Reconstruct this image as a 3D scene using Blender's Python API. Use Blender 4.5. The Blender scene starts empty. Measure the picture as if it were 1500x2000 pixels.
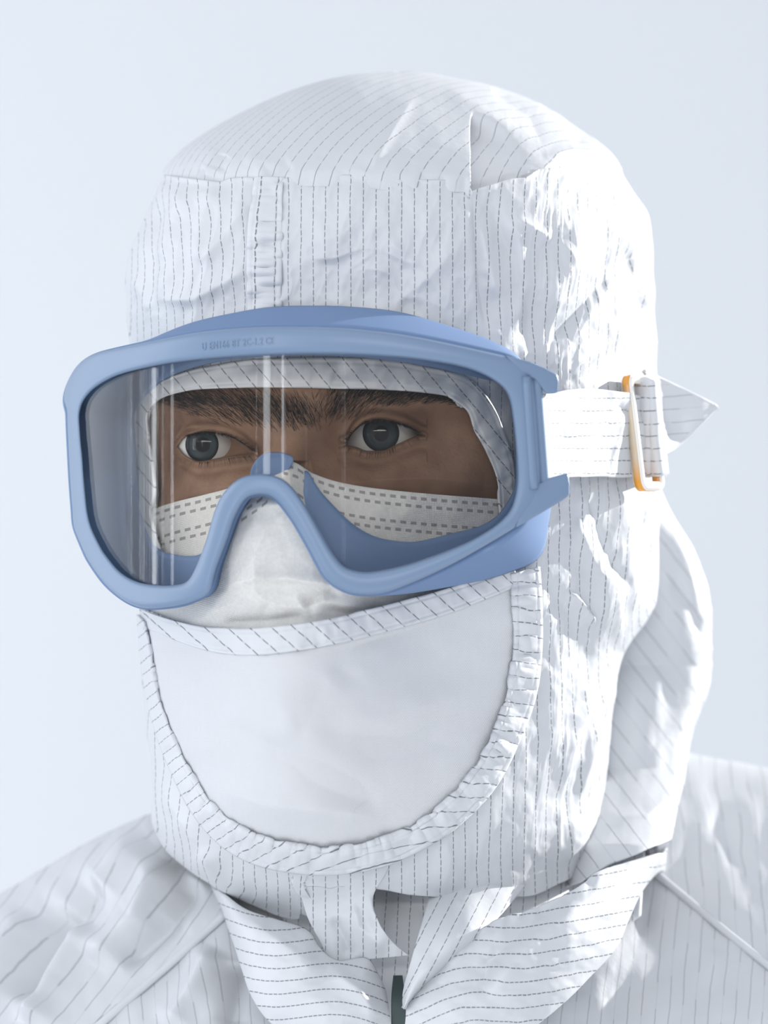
import bpy, bmesh, math, random
import numpy as np
from mathutils import Vector, Matrix
random.seed(4); np.random.seed(4)
C = bpy.context.scene.collection
SC = bpy.context.scene

# ------------------------------------------------------------------ camera, world, sun, added lights, exposure
D, S, ZC = 1.10, 0.17e-3, 1.60          # camera distance to the head axis (m), metres per pixel there, eye height
cam = bpy.data.cameras.new('camera'); cam_o = bpy.data.objects.new('camera', cam); C.objects.link(cam_o)
cam_o.location = (0, -D, ZC); cam_o.rotation_euler = (math.pi/2, 0, 0)
cam.sensor_fit = 'HORIZONTAL'; cam.sensor_width = 36; cam.lens = 36*D/(1500*S)
cam.clip_start = 0.05
cam.dof.use_dof = True; cam.dof.focus_distance = D-0.085; cam.dof.aperture_fstop = 13
SC.camera = cam_o

w = bpy.data.worlds.new('world'); SC.world = w; w.use_nodes = True
bg = w.node_tree.nodes['Background']; bg.inputs[0].default_value = (0.845, 0.895, 1.0, 1); bg.inputs[1].default_value = 0.82

def sun(direction, energy, color, angle):
    l = bpy.data.lights.new('sun', 'SUN'); l.energy = energy; l.color = color; l.angle = math.radians(angle)
    o = bpy.data.objects.new('sun', l); C.objects.link(o)
    o.rotation_euler = Vector(direction).to_track_quat('Z', 'Y').to_euler()
sun((0.785, 0.615, 0.30), 7.0, (1.0, 0.985, 0.96), 0.6)

def area(name, loc, target, sx, sy, energy, color=(1, 1, 1)):
    l = bpy.data.lights.new(name, 'AREA'); l.shape = 'RECTANGLE'; l.size = sx; l.size_y = sy; l.energy = energy; l.color = color
    o = bpy.data.objects.new(name, l); C.objects.link(o); o.location = loc
    o.rotation_euler = (Vector(loc)-Vector(target)).to_track_quat('Z', 'Y').to_euler()
area('top_fill', (-0.4, -0.9, 3.0), (0, 0, 1.6), 1.6, 1.2, 4, (1.0, 0.97, 0.92))  # unseen overhead panel, added for soft light from above on the folds
area('catchlight_fill', (-0.15, -1.75, 1.99), (-.02, -.1, 1.6), 1.3, 0.12, 6.0, (1.0, 0.985, 0.96))  # unseen bar of light added for the eye glint and front fill
area('wall_wash', (-1.2, 0.7, 1.3), (-0.9, 1.25, 1.45), 0.8, 0.8, 2.2, (0.95, 0.975, 1.0))  # unseen light added to brighten the left of the back wall
def reflect_strip(az, dist, width, height, energy, z=1.75):          # unseen light strips added at left to streak the goggle lens with reflections
    a = math.radians(az); area('lens_reflection_light', (-dist*math.sin(a), -dist*math.cos(a), z), (0, -0.1, z-.1), width, height, energy, (0.88, 0.94, 1.0))
for az, wd in ((46, .05), (53, .12), (57, .016), (36, .006), (21, .006)): reflect_strip(az, 2.6, wd, 1.9, 72*wd)
reflect_strip(114, 1.5, .80, 1.5, 5.5)  # wide unseen panel added so the lens's left end reflects pale grey
for az, wd in ((92, .03), (95.5, .008), (99, .075), (103, .012), (108, .006)): reflect_strip(az, 2.3, wd, 1.9, 72*wd)

SC.view_settings.view_transform = 'Standard'; SC.view_settings.look = 'None'
SC.view_settings.exposure = 0.09; SC.view_settings.gamma = 1; SC.view_settings.use_curve_mapping = False
SC.cycles.use_denoising = True
SC.cycles.max_bounces = 10; SC.cycles.transparent_max_bounces = 16; SC.cycles.diffuse_bounces = 4
SC.cycles.caustics_reflective = False; SC.cycles.caustics_refractive = False

# ------------------------------------------------------------------ numeric helpers
def U(px, py, Y):
    """a point given by where it shows in the picture and its distance Y (mm, + = away) from the head axis"""
    px, py, Y = np.broadcast_arrays(np.asarray(px, float), np.asarray(py, float), np.asarray(Y, float))
    k = (D+Y*1e-3)/D
    return np.stack([(px-750)*S*k, Y*1e-3, ZC-(py-1000)*S*k], -1)

def pch(xs, ys):
    xs = np.array(xs, float); ys = np.array(ys, float); h = np.diff(xs); d = np.diff(ys)/h
    m = np.zeros(len(xs)); m[0], m[-1] = d[0], d[-1]
    for i in range(1, len(xs)-1):
        if d[i-1]*d[i] > 0:
            w1, w2 = 2*h[i]+h[i-1], h[i]+2*h[i-1]; m[i] = (w1+w2)/(w1/d[i-1]+w2/d[i])
    def f(x):
        x = np.clip(np.asarray(x, float), xs[0], xs[-1]); i = np.clip(np.searchsorted(xs, x)-1, 0, len(h)-1)
        t = (x-xs[i])/h[i]
        return ((1+2*t)*(1-t)**2*ys[i]+t*(1-t)**2*h[i]*m[i]+t*t*(3-2*t)*ys[i+1]+t*t*(t-1)*h[i]*m[i+1])
    return f
def pts(l): return [p[0] for p in l], [p[1] for p in l]
def sstep(a, b, x):
    t = np.clip((np.asarray(x, float)-a)/(b-a), 0, 1); return t*t*(3-2*t)
def _h(i, j, k):
    n = (i.astype(np.int64)*374761393+j.astype(np.int64)*668265263+k*1274126177) & 0x7fffffff
    n = ((n ^ (n >> 13))*1274126177) & 0x7fffffff
    return ((n ^ (n >> 16)) & 0xffff)/32767.5-1
def noise(x, y, seed=0):
    x, y = np.broadcast_arrays(np.asarray(x, float), np.asarray(y, float))
    i = np.floor(x); j = np.floor(y); fx = x-i; fy = y-j
    fx = fx**3*(fx*(6*fx-15)+10); fy = fy**3*(fy*(6*fy-15)+10)
    return (_h(i, j, seed)*(1-fx)+_h(i+1, j, seed)*fx)*(1-fy)+(_h(i, j+1, seed)*(1-fx)+_h(i+1, j+1, seed)*fx)*fy
def fbm(x, y, o=4, seed=0):
    s, a = 0, 1.0
    for k in range(o): s = s+a*noise(x*2**k+7.3*k, y*2**k-3.1*k, seed+k); a *= 0.5
    return s
def ridged(x, y, o=3, seed=0):
    s, a = 0, 1.0
    for k in range(o): s = s+a*(1-np.abs(noise(x*2**k+5.3*k, y*2**k+1.7*k, seed+k))*1.8); a *= 0.5
    return s
def resample(P, n, smooth=True):
    P = np.array(P, float)
    if smooth and len(P) > 2:
        Q = [P[0]]
        for i in range(len(P)-1):
            p0, p1, p2, p3 = P[max(i-1, 0)], P[i], P[i+1], P[min(i+2, len(P)-1)]
            for t in np.linspace(0, 1, 13)[1:]:
                Q.append(.5*((2*p1)+(p2-p0)*t+(2*p0-5*p1+4*p2-p3)*t*t+(3*p1-p0-3*p2+p3)*t**3))
        P = np.array(Q)
    s = np.r_[0, np.cumsum(np.linalg.norm(np.diff(P[:, :2], axis=0), axis=1))]
    t = np.linspace(0, s[-1], n)
    return np.stack([np.interp(t, s, P[:, k]) for k in range(P.shape[1])], 1)
def crease(px, py, poly, wl, wr, amp, fade=.25):
    """ridge (amp>0) or valley along a polyline; wl / wr = widths on its left and right as you walk along it"""
    P = np.array(poly, float); seg = np.diff(P, axis=0); L = np.linalg.norm(seg, axis=1); T = np.r_[0, np.cumsum(L)]
    best = np.full(px.shape, 1e9); side = np.zeros(px.shape); tt = np.zeros(px.shape)
    for i in range(len(seg)):
        dx, dy = px-P[i, 0], py-P[i, 1]; t = np.clip((dx*seg[i, 0]+dy*seg[i, 1])/L[i]**2, 0, 1)
        d = np.hypot(dx-t*seg[i, 0], dy-t*seg[i, 1]); m = d < best
        best = np.where(m, d, best); side = np.where(m, seg[i, 0]*dy-seg[i, 1]*dx, side); tt = np.where(m, (T[i]+t*L[i])/T[-1], tt)
    ww = np.where(side > 0, wr, wl)
    return amp*np.exp(-(best/ww)**1.5)*sstep(0, fade, tt+.03)*sstep(0, fade, 1.03-tt)
def inside(px, py, poly):
    P = np.array(poly); r = np.zeros(np.shape(px), bool); j = len(P)-1
    for i in range(len(P)):
        c = ((P[i, 1] > py) != (P[j, 1] > py)) & (px < (P[j, 0]-P[i, 0])*(py-P[i, 1])/(P[j, 1]-P[i, 1]+1e-12)+P[i, 0])
        r ^= c; j = i
    return r

# ------------------------------------------------------------------ mesh helpers
def link(name, me, mats, parent=None, smooth=True):
    o = bpy.data.objects.new(name, me); C.objects.link(o)
    for m in (mats if isinstance(mats, (list, tuple)) else [mats]): me.materials.append(m)
    if smooth: me.polygons.foreach_set('use_smooth', [True]*len(me.polygons))
    if parent: o.parent = parent
    return o
def raw(name, V, F, UV=None):
    me = bpy.data.meshes.new(name); V = np.ascontiguousarray(V.reshape(-1, 3), np.float32); F = np.ascontiguousarray(F, np.int32)
    n = F.shape[1]
    me.vertices.add(len(V)); me.vertices.foreach_set('co', V.ravel())
    me.loops.add(F.size); me.loops.foreach_set('vertex_index', F.ravel())
    me.polygons.add(len(F)); me.polygons.foreach_set('loop_start', np.arange(0, F.size, n, dtype=np.int32))
    me.update(calc_edges=True)
    if UV is not None:
        l = me.uv_layers.new(name='UVMap'); l.data.foreach_set('uv', np.ascontiguousarray(UV.reshape(-1, 2)[F.ravel()], np.float32).ravel())
    me.validate(); return me
def grid_faces(nr, nc, wrap=False, keep=None, flip=False):
    i, j = np.meshgrid(np.arange(nr-1), np.arange(nc if wrap else nc-1), indexing='ij'); j2 = (j+1) % nc
    F = np.stack([i*nc+j, i*nc+j2, (i+1)*nc+j2, (i+1)*nc+j], -1)
    if flip: F = F[..., ::-1]
    F = F.reshape(-1, 4)
    if keep is not None: F = F[keep.ravel()[F].all(1)]
    return F
def grid(name, P, mat, parent=None, UV=None, wrap=False, keep=None, thick=0.0, flip=True, smooth=True):
    nr, nc = P.shape[:2]
    F = grid_faces(nr, nc, wrap, keep, flip)
    used = np.unique(F); remap = np.zeros(nr*nc, np.int64); remap[used] = np.arange(len(used))
    me = raw(name, P.reshape(-1, 3)[used], remap[F], None if UV is None else UV.reshape(-1, 2)[used])
    o = link(name, me, mat, parent, smooth)
    if thick:
        m = o.modifiers.new('thickness', 'SOLIDIFY'); m.thickness = thick; m.offset = -1
    return o
def tube(name, P, r, mat, parent=None, n=8, flat=1.0, caps=True):
    P = np.asarray(P, float); N = len(P); r = np.broadcast_to(np.asarray(r, float), (N,))
    T = np.gradient(P, axis=0); T /= np.linalg.norm(T, axis=1)[:, None]+1e-12
    up = np.array([0, -1.0, 0.05]); A = np.cross(T, up); A /= np.linalg.norm(A, axis=1)[:, None]+1e-9; B = np.cross(A, T)
    a = np.linspace(0, 2*math.pi, n, endpoint=False)
    V = P[:, None]+r[:, None, None]*(np.cos(a)[None, :, None]*A[:, None]+flat*np.sin(a)[None, :, None]*B[:, None])
    V = V.reshape(-1, 3); F = grid_faces(N, n, True)
    me = raw(name, V, F)
    if caps:
        bm = bmesh.new(); bm.from_mesh(me); bm.verts.ensure_lookup_table()
        bm.faces.new([bm.verts[i] for i in range(n)]); bm.faces.new([bm.verts[(N-1)*n+i] for i in range(n-1, -1, -1)])
        bmesh.ops.recalc_face_normals(bm, faces=bm.faces[:]); bm.to_mesh(me); bm.free()
    return link(name, me, mat, parent)
def ruled(A, B, nu, nv, f=None):
    """rows across from curve A to curve B (nv), columns along (nu); points are (px, py, Y mm)"""
    a, b = resample(A, nu), resample(B, nu); t = np.linspace(0, 1, nv)[:, None, None]
    P = a[None]*(1-t)+b[None]*t
    if f is not None: P = f(P, np.linspace(0, 1, nu)[None, :], t[..., 0])
    return P
def UU(P): return U(P[..., 0], P[..., 1], P[..., 2])
def tag(o, label, cat, group=None, kind=None):
    o['label'] = label; o['category'] = cat
    if group: o['group'] = group
    if kind: o['kind'] = kind

# ------------------------------------------------------------------ materials
def mat(name):
    m = bpy.data.materials.new(name); m.use_nodes = True; nt = m.node_tree
    return m, nt, nt.nodes['Principled BSDF'], nt.nodes['Material Output']
def N(nt, t, **kw):
    n = nt.nodes.new(t)
    for k, v in kw.items(): setattr(n, k, v)
    return n
def M(nt, op, a, b=None, c=None):
    n = N(nt, 'ShaderNodeMath', operation=op)
    for i, x in enumerate((a, b, c)):
        if x is None: continue
        if isinstance(x, (int, float)): n.inputs[i].default_value = x
        else: nt.links.new(x, n.inputs[i])
    return n.outputs[0]
def simple(name, col, rough=.5, spec=.5, **kw):
    m, nt, b, o = mat(name); b.inputs['Base Color'].default_value = (*col, 1); b.inputs['Roughness'].default_value = rough
    b.inputs['Specular IOR Level'].default_value = spec
    for k, v in kw.items(): b.inputs[k].default_value = v
    return m
def bumpy(m, scale, strength, dist=.0004, detail=3, stretch=None):
    nt = m.node_tree; b = nt.nodes['Principled BSDF']
    tc = N(nt, 'ShaderNodeTexCoord'); src = tc.outputs['Object']
    if stretch:
        mp = N(nt, 'ShaderNodeMapping'); mp.inputs['Scale'].default_value = stretch; nt.links.new(src, mp.inputs[0]); src = mp.outputs[0]
    n = N(nt, 'ShaderNodeTexNoise'); n.inputs['Scale'].default_value = scale; n.inputs['Detail'].default_value = detail
    nt.links.new(src, n.inputs['Vector'])
    bp = N(nt, 'ShaderNodeBump'); bp.inputs['Strength'].default_value = strength; bp.inputs['Distance'].default_value = dist
    nt.links.new(n.outputs[0], bp.inputs['Height']); nt.links.new(bp.outputs[0], b.inputs['Normal']); return m

FAB = (0.70, 0.715, 0.735)
def fabric(name, stripes=True, width=.050, strength=.64, trans=.2, col=FAB, dash=2.3):
    m, nt, b, out = mat(name)
    uv = N(nt, 'ShaderNodeUVMap'); sp = N(nt, 'ShaderNodeSeparateXYZ'); nt.links.new(uv.outputs[0], sp.inputs[0])
    tc = N(nt, 'ShaderNodeTexCoord')
    if stripes:
        ns = N(nt, 'ShaderNodeTexNoise'); ns.inputs['Scale'].default_value = 260; ns.inputs['Detail'].default_value = 1
        nt.links.new(tc.outputs['Object'], ns.inputs['Vector'])
        wob = M(nt, 'MULTIPLY', M(nt, 'SUBTRACT', ns.outputs[0], .5), .10)
        u = M(nt, 'ADD', sp.outputs[0], wob)
        d = M(nt, 'ABSOLUTE', M(nt, 'SUBTRACT', M(nt, 'FRACT', u), .5))
        line = M(nt, 'SUBTRACT', 1, M(nt, 'SMOOTH_MIN', M(nt, 'DIVIDE', d, width), 1, .3))
        row = M(nt, 'MULTIPLY', M(nt, 'FLOOR', sp.outputs[0]), .37)
        dv = M(nt, 'FRACT', M(nt, 'ADD', M(nt, 'DIVIDE', sp.outputs[1], dash), row))
        gap = M(nt, 'GREATER_THAN', dv, .30)
        f = M(nt, 'MULTIPLY', M(nt, 'MULTIPLY', M(nt, 'MULTIPLY', line, 1.6), strength), M(nt, 'MULTIPLY_ADD', gap, .72, .28))
        f = M(nt, 'MINIMUM', f, .92)
        mx = N(nt, 'ShaderNodeMix', data_type='RGBA'); nt.links.new(f, mx.inputs[0])
        mx.inputs[6].default_value = (*col, 1); mx.inputs[7].default_value = (.075, .085, .095, 1)
        colo = mx.outputs[2]; nt.links.new(colo, b.inputs['Base Color'])
    else:
        b.inputs['Base Color'].default_value = (*col, 1); colo = None
    b.inputs['Roughness'].default_value = .48; b.inputs['Specular IOR Level'].default_value = .45
    # woven grain
    n1 = N(nt, 'ShaderNodeTexNoise'); n1.inputs['Scale'].default_value = 420; n1.inputs['Detail'].default_value = 4
    nt.links.new(tc.outputs['Object'], n1.inputs['Vector'])
    bp = N(nt, 'ShaderNodeBump'); bp.inputs['Strength'].default_value = .35; bp.inputs['Distance'].default_value = .0003
    nt.links.new(n1.outputs[0], bp.inputs['Height']); nt.links.new(bp.outputs[0], b.inputs['Normal'])
    tr = N(nt, 'ShaderNodeBsdfTranslucent'); tr.inputs[0].default_value = (.8, .82, .85, 1)
    if colo is not None: nt.links.new(colo, tr.inputs[0])
    ms = N(nt, 'ShaderNodeMixShader'); ms.inputs[0].default_value = trans
    nt.links.new(b.outputs[0], ms.inputs[1]); nt.links.new(tr.outputs[0], ms.inputs[2]); nt.links.new(ms.outputs[0], out.inputs[0])
    return m
FABRIC = fabric('striped_fabric')
FABRIC_CROWN = fabric('crown_fabric', width=.046, strength=.42)
FABRIC_TRIM = fabric('striped_trim', width=.055)
FABRIC_COLLAR = fabric('collar_fabric', width=.07, strength=.58, dash=1.6)
FABRIC_SUIT = fabric('suit_fabric', width=.06, strength=.28, dash=30)
FABRIC_SOFT = fabric('faint_striped_fabric', width=.05, strength=.36, dash=40)
PLAIN = fabric('plain_fabric', False)

def knit():
    m, nt, b, out = mat('knit_veil')
    b.inputs['Roughness'].default_value = .7; b.inputs['Specular IOR Level'].default_value = .2
    uv = N(nt, 'ShaderNodeUVMap'); sp = N(nt, 'ShaderNodeSeparateXYZ'); nt.links.new(uv.outputs[0], sp.inputs[0])
    a = M(nt, 'SINE', M(nt, 'MULTIPLY', sp.outputs[0], 2*math.pi/.62)); c = M(nt, 'SINE', M(nt, 'MULTIPLY', sp.outputs[1], 2*math.pi/1.05))
    h = M(nt, 'MULTIPLY', a, c); h = M(nt, 'MULTIPLY_ADD', h, .5, .5)
    mx = N(nt, 'ShaderNodeMix', data_type='RGBA'); nt.links.new(h, mx.inputs[0])
    mx.inputs[6].default_value = (.68, .69, .71, 1); mx.inputs[7].default_value = (.82, .825, .84, 1)
    nt.links.new(mx.outputs[2], b.inputs['Base Color'])
    bp = N(nt, 'ShaderNodeBump'); bp.inputs['Strength'].default_value = .4; bp.inputs['Distance'].default_value = .0003
    nt.links.new(h, bp.inputs['Height']); nt.links.new(bp.outputs[0], b.inputs['Normal'])
    tr = N(nt, 'ShaderNodeBsdfTranslucent'); tr.inputs[0].default_value = (.8, .8, .82, 1)
    ms = N(nt, 'ShaderNodeMixShader'); ms.inputs[0].default_value = .25
    nt.links.new(b.outputs[0], ms.inputs[1]); nt.links.new(tr.outputs[0], ms.inputs[2]); nt.links.new(ms.outputs[0], out.inputs[0])
    return m
KNIT = knit()

def mask_mat():
    """white melt-blown cloth with pairs of embossed dash lines running with the upper edge (v = mm below that edge)"""
    m, nt, b, out = mat('mask_cloth')
    b.inputs['Roughness'].default_value = .8; b.inputs['Specular IOR Level'].default_value = .15
    uv = N(nt, 'ShaderNodeUVMap'); sp = N(nt, 'ShaderNodeSeparateXYZ'); nt.links.new(uv.outputs[0], sp.inputs[0])
    tot = None
    for k, v0 in enumerate((1.9, 4.5, 10.2, 12.8)):
        ln = M(nt, 'LESS_THAN', M(nt, 'ABSOLUTE', M(nt, 'SUBTRACT', sp.outputs[1], v0)), .5)
        fr = M(nt, 'FRACT', M(nt, 'ADD', M(nt, 'DIVIDE', sp.outputs[0], 3.75), .5*(k % 2)))
        g = M(nt, 'MULTIPLY', ln, M(nt, 'LESS_THAN', fr, .56)); tot = g if tot is None else M(nt, 'MAXIMUM', tot, g)
    tc = N(nt, 'ShaderNodeTexCoord'); ns = N(nt, 'ShaderNodeTexNoise'); ns.inputs['Scale'].default_value = 900; nt.links.new(tc.outputs['Object'], ns.inputs['Vector'])
    bas = N(nt, 'ShaderNodeMix', data_type='RGBA'); nt.links.new(ns.outputs[0], bas.inputs[0])
    bas.inputs[6].default_value = (.56, .555, .53, 1); bas.inputs[7].default_value = (.72, .71, .69, 1)
    mx = N(nt, 'ShaderNodeMix', data_type='RGBA'); nt.links.new(M(nt, 'MULTIPLY', tot, .8), mx.inputs[0])
    nt.links.new(bas.outputs[2], mx.inputs[6]); mx.inputs[7].default_value = (.22, .215, .21, 1); nt.links.new(mx.outputs[2], b.inputs['Base Color'])
    a = M(nt, 'SINE', M(nt, 'MULTIPLY', M(nt, 'ADD', sp.outputs[0], sp.outputs[1]), 5.2)); c = M(nt, 'SINE', M(nt, 'MULTIPLY', M(nt, 'SUBTRACT', sp.outputs[0], sp.outputs[1]), 5.2))
    h = M(nt, 'SUBTRACT', M(nt, 'MULTIPLY', M(nt, 'MULTIPLY', a, c), .3), M(nt, 'MULTIPLY', tot, 1.0))
    bp = N(nt, 'ShaderNodeBump'); bp.inputs['Strength'].default_value = .5; bp.inputs['Distance'].default_value = .0004
    nt.links.new(h, bp.inputs['Height']); nt.links.new(bp.outputs[0], b.inputs['Normal'])
    return m
MASK = mask_mat()

def skin_mat():
    m, nt, b, out = mat('skin')
    tc = N(nt, 'ShaderNodeTexCoord')
    n = N(nt, 'ShaderNodeTexNoise'); n.inputs['Scale'].default_value = 70; n.inputs['Detail'].default_value = 6; nt.links.new(tc.outputs['Object'], n.inputs['Vector'])
    r = N(nt, 'ShaderNodeValToRGB'); r.color_ramp.elements[0].position = .3; r.color_ramp.elements[1].position = .75
    r.color_ramp.elements[0].color = (.155, .085, .052, 1); r.color_ramp.elements[1].color = (.30, .18, .115, 1)
    nt.links.new(n.outputs[0], r.inputs[0]); nt.links.new(r.outputs[0], b.inputs['Base Color'])
    b.inputs['Roughness'].default_value = .5; b.inputs['Specular IOR Level'].default_value = .2
    b.inputs['Subsurface Weight'].default_value = .12; b.inputs['Subsurface Radius'].default_value = (.004, .0015, .0008); b.inputs['Subsurface Scale'].default_value = .6
    n2 = N(nt, 'ShaderNodeTexNoise'); n2.inputs['Scale'].default_value = 900; n2.inputs['Detail'].default_value = 5; nt.links.new(tc.outputs['Object'], n2.inputs['Vector'])
    bp = N(nt, 'ShaderNodeBump'); bp.inputs['Strength'].default_value = .5; bp.inputs['Distance'].default_value = .0004
    nt.links.new(n2.outputs[0], bp.inputs['Height']); nt.links.new(bp.outputs[0], b.inputs['Normal'])
    return m
SKIN = skin_mat()
HAIR = simple('brow_hair', (.016, .013, .012), .55, .15)
SCLERA = bumpy(simple('sclera', (.60, .60, .58), .25, .5), 300, .05)
def iris_mat():
    m, nt, b, out = mat('iris')
    uv = N(nt, 'ShaderNodeUVMap'); sp = N(nt, 'ShaderNodeSeparateXYZ'); nt.links.new(uv.outputs[0], sp.inputs[0])
    r = N(nt, 'ShaderNodeValToRGB'); e = r.color_ramp.elements
    e[0].position = 0; e[0].color = (.002, .002, .003, 1); e[1].position = 1; e[1].color = (.008, .010, .012, 1)
    for p, c in ((.40, (.001, .001, .001)), (.46, (.026, .036, .040)), (.72, (.038, .054, .060)), (.90, (.010, .013, .016))):
        x = e.new(p); x.color = (*c, 1)
    ns = N(nt, 'ShaderNodeTexNoise'); ns.inputs['Scale'].default_value = 14; ns.inputs['Detail'].default_value = 4
    cb = N(nt, 'ShaderNodeCombineXYZ'); nt.links.new(M(nt, 'MULTIPLY', sp.outputs[1], 4), cb.inputs[0]); nt.links.new(M(nt, 'MULTIPLY', sp.outputs[0], .15), cb.inputs[1])
    nt.links.new(cb.outputs[0], ns.inputs['Vector'])
    nt.links.new(M(nt, 'ADD', sp.outputs[0], M(nt, 'MULTIPLY', M(nt, 'SUBTRACT', ns.outputs[0], .5), .12)), r.inputs[0])
    nt.links.new(r.outputs[0], b.inputs['Base Color']); b.inputs['Roughness'].default_value = .5; b.inputs['Specular IOR Level'].default_value = .03
    return m
IRIS = iris_mat()
def clear(name, tint, ior_f=1.45, rough=.02, bump=None):
    """thin clear sheet: tinted see-through plus a Fresnel mirror layer"""
    m, nt, b, out = mat(name); nt.nodes.remove(b)
    tr = N(nt, 'ShaderNodeBsdfTransparent'); tr.inputs[0].default_value = (*tint, 1)
    gl = N(nt, 'ShaderNodeBsdfGlossy'); gl.inputs['Roughness'].default_value = rough
    lw = N(nt, 'ShaderNodeLayerWeight'); lw.inputs[0].default_value = .5; r0 = ((ior_f-1)/(ior_f+1))**2
    fr = M(nt, 'MULTIPLY_ADD', M(nt, 'POWER', lw.outputs['Facing'], 5), 1-r0, r0)
    ms = N(nt, 'ShaderNodeMixShader'); nt.links.new(fr, ms.inputs[0]); nt.links.new(tr.outputs[0], ms.inputs[1]); nt.links.new(gl.outputs[0], ms.inputs[2])
    nt.links.new(ms.outputs[0], out.inputs[0])
    if bump:
        tc = N(nt, 'ShaderNodeTexCoord'); mp = N(nt, 'ShaderNodeMapping'); mp.inputs['Scale'].default_value = bump[0]; nt.links.new(tc.outputs['Object'], mp.inputs[0])
        n = N(nt, 'ShaderNodeTexNoise'); n.inputs['Scale'].default_value = 1; n.inputs['Detail'].default_value = 3; nt.links.new(mp.outputs[0], n.inputs['Vector'])
        bp = N(nt, 'ShaderNodeBump'); bp.inputs['Strength'].default_value = bump[1]; bp.inputs['Distance'].default_value = bump[2]
        nt.links.new(n.outputs[0], bp.inputs['Height']); nt.links.new(bp.outputs[0], gl.inputs['Normal'])
    return m
CORNEA = clear('cornea', (1, 1, 1), 1.38, .01)
LENS = clear('goggle_lens', (.97, .96, .945), 1.27, .02, ((420, 420, .5), 1.0, .00003))
FRAME = bumpy(simple('goggle_plastic', (.155, .225, .335), .36, .5), 1500, .10, .0002)
SKIRT = simple('goggle_rubber', (.18, .275, .46), .55, .35)
def see_light(m, f, col):
    nt = m.node_tree; t = N(nt, 'ShaderNodeBsdfTranslucent'); t.inputs[0].default_value = (*col, 1); ms = N(nt, 'ShaderNodeMixShader'); ms.inputs[0].default_value = f
    nt.links.new(nt.nodes['Principled BSDF'].outputs[0], ms.inputs[1]); nt.links.new(t.outputs[0], ms.inputs[2]); nt.links.new(ms.outputs[0], nt.nodes['Material Output'].inputs[0])
see_light(SKIRT, .22, (.42, .60, .76))
WHITE_P = simple('cream_plastic', (.82, .80, .75), .3, .5, **{'Subsurface Weight': .2, 'Subsurface Radius': (.01, .006, .003)})
AMBER = simple('amber_plastic', (.75, .34, .05), .25, .5)
def amber_tint(m):
    nt = m.node_tree; tc = N(nt, 'ShaderNodeTexCoord'); sp = N(nt, 'ShaderNodeSeparateXYZ'); nt.links.new(tc.outputs['Object'], sp.inputs[0])
    r = N(nt, 'ShaderNodeValToRGB'); e = r.color_ramp.elements; e[0].position = .35; e[0].color = (.62, .52, .38, 1); e[1].position = .8; e[1].color = (.78, .33, .03, 1)
    n = N(nt, 'ShaderNodeTexNoise'); n.inputs['Scale'].default_value = 180; nt.links.new(tc.outputs['Object'], n.inputs['Vector'])
    d = M(nt, 'MULTIPLY', M(nt, 'ABSOLUTE', M(nt, 'SUBTRACT', sp.outputs[2], 1.6262)), 48); nt.links.new(M(nt, 'ADD', d, M(nt, 'MULTIPLY', M(nt, 'SUBTRACT', n.outputs[0], .5), .5)), r.inputs[0])
    nt.links.new(r.outputs[0], nt.nodes['Principled BSDF'].inputs['Base Color'])
amber_tint(AMBER)
ZIP = simple('dark_zip', (.06, .09, .09), .6)
WALLM = bumpy(simple('painted_wall', (.635, .655, .67), .9, .1), 40, .05)

FLOORM = bumpy(simple('pale_floor', (.86, .87, .88), .6, .3), 30, .03)
# ------------------------------------------------------------------ the setting
def box(name, lo, hi, m):
    bm = bmesh.new(); bmesh.ops.create_cube(bm, size=1)
    for v in bm.verts: v.co = [lo[i]+(v.co[i]+.5)*(hi[i]-lo[i]) for i in range(3)]
    me = bpy.data.meshes.new(name); bm.to_mesh(me); bm.free(); o = link(name, me, m, smooth=False); o['kind'] = 'structure'; return o
box('wall_back', (-3, 1.25, 0), (1.3, 1.35, 3.4), WALLM)
box('floor', (-3, -3, -.1), (3, 1.25, 0), FLOORM)

# ------------------------------------------------------------------ the hood's base shape
XL = pch(*pts([(139, 775), (145, 690), (160, 618), (205, 499), (264, 394), (300, 350), (340, 318), (354, 311), (421, 281), (503, 248), (548, 242), (600, 246), (700, 258), (800, 264), (900, 267), (1000, 269), (1190, 271), (1300, 275), (1400, 284), (1500, 298), (1600, 300), (1640, 312), (1680, 340), (1720, 392), (1775, 490), (1900, 640)]))
XR = pch(*pts([(139, 800), (142, 838), (149, 875), (163, 947), (197, 1044), (254, 1134), (302, 1193), (324, 1208), (376, 1238), (429, 1268), (518, 1277), (623, 1281), (720, 1283), (960, 1288), (1100, 1286), (1170, 1281), (1205, 1266), (1250, 1235), (1290, 1214), (1350, 1202), (1450, 1193), (1550, 1186), (1640, 1190), (1700, 1180), (1900, 1120)]))
BP = pch([139, 160, 200, 260, 340, 450, 600, 800, 1000, 1200, 1400, 1550, 1650, 1720, 1800, 1900], [6, 30, 52, 72, 88, 96, 99, 99, 98, 96, 95, 92, 86, 78, 66, 50])
XC0 = pch([139, 300, 1150, 1300, 1550, 1650, 1900], [785, 765, 775, 772, 772, 790, 880])   # front centre, unaffected by the pinched right edge
NE = 2.25; SHEAR = .155
BUL = pch([139, 850, 1000, 1100, 1500, 1650, 1750, 1900], [0, 0, 13, 20, 21, 14, 8, 0])
YC = pch([139, 300, 500, 1900], [14, 4, 0, 0])
def hood_front(px, py, inset=0.0):
    px = np.asarray(px, float); l, r = XL(py)+inset, XR(py)-inset; a = (r-l)/2; t = np.clip((px-(l+r)/2)/a, -.999, .999)
    b = BP(py)-inset*.17
    return YC(py)+SHEAR*a*.17*t-b*(1-np.abs(t)**NE)**(1/NE)-BUL(py)*np.exp(-((px-560)/210)**2)
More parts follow.
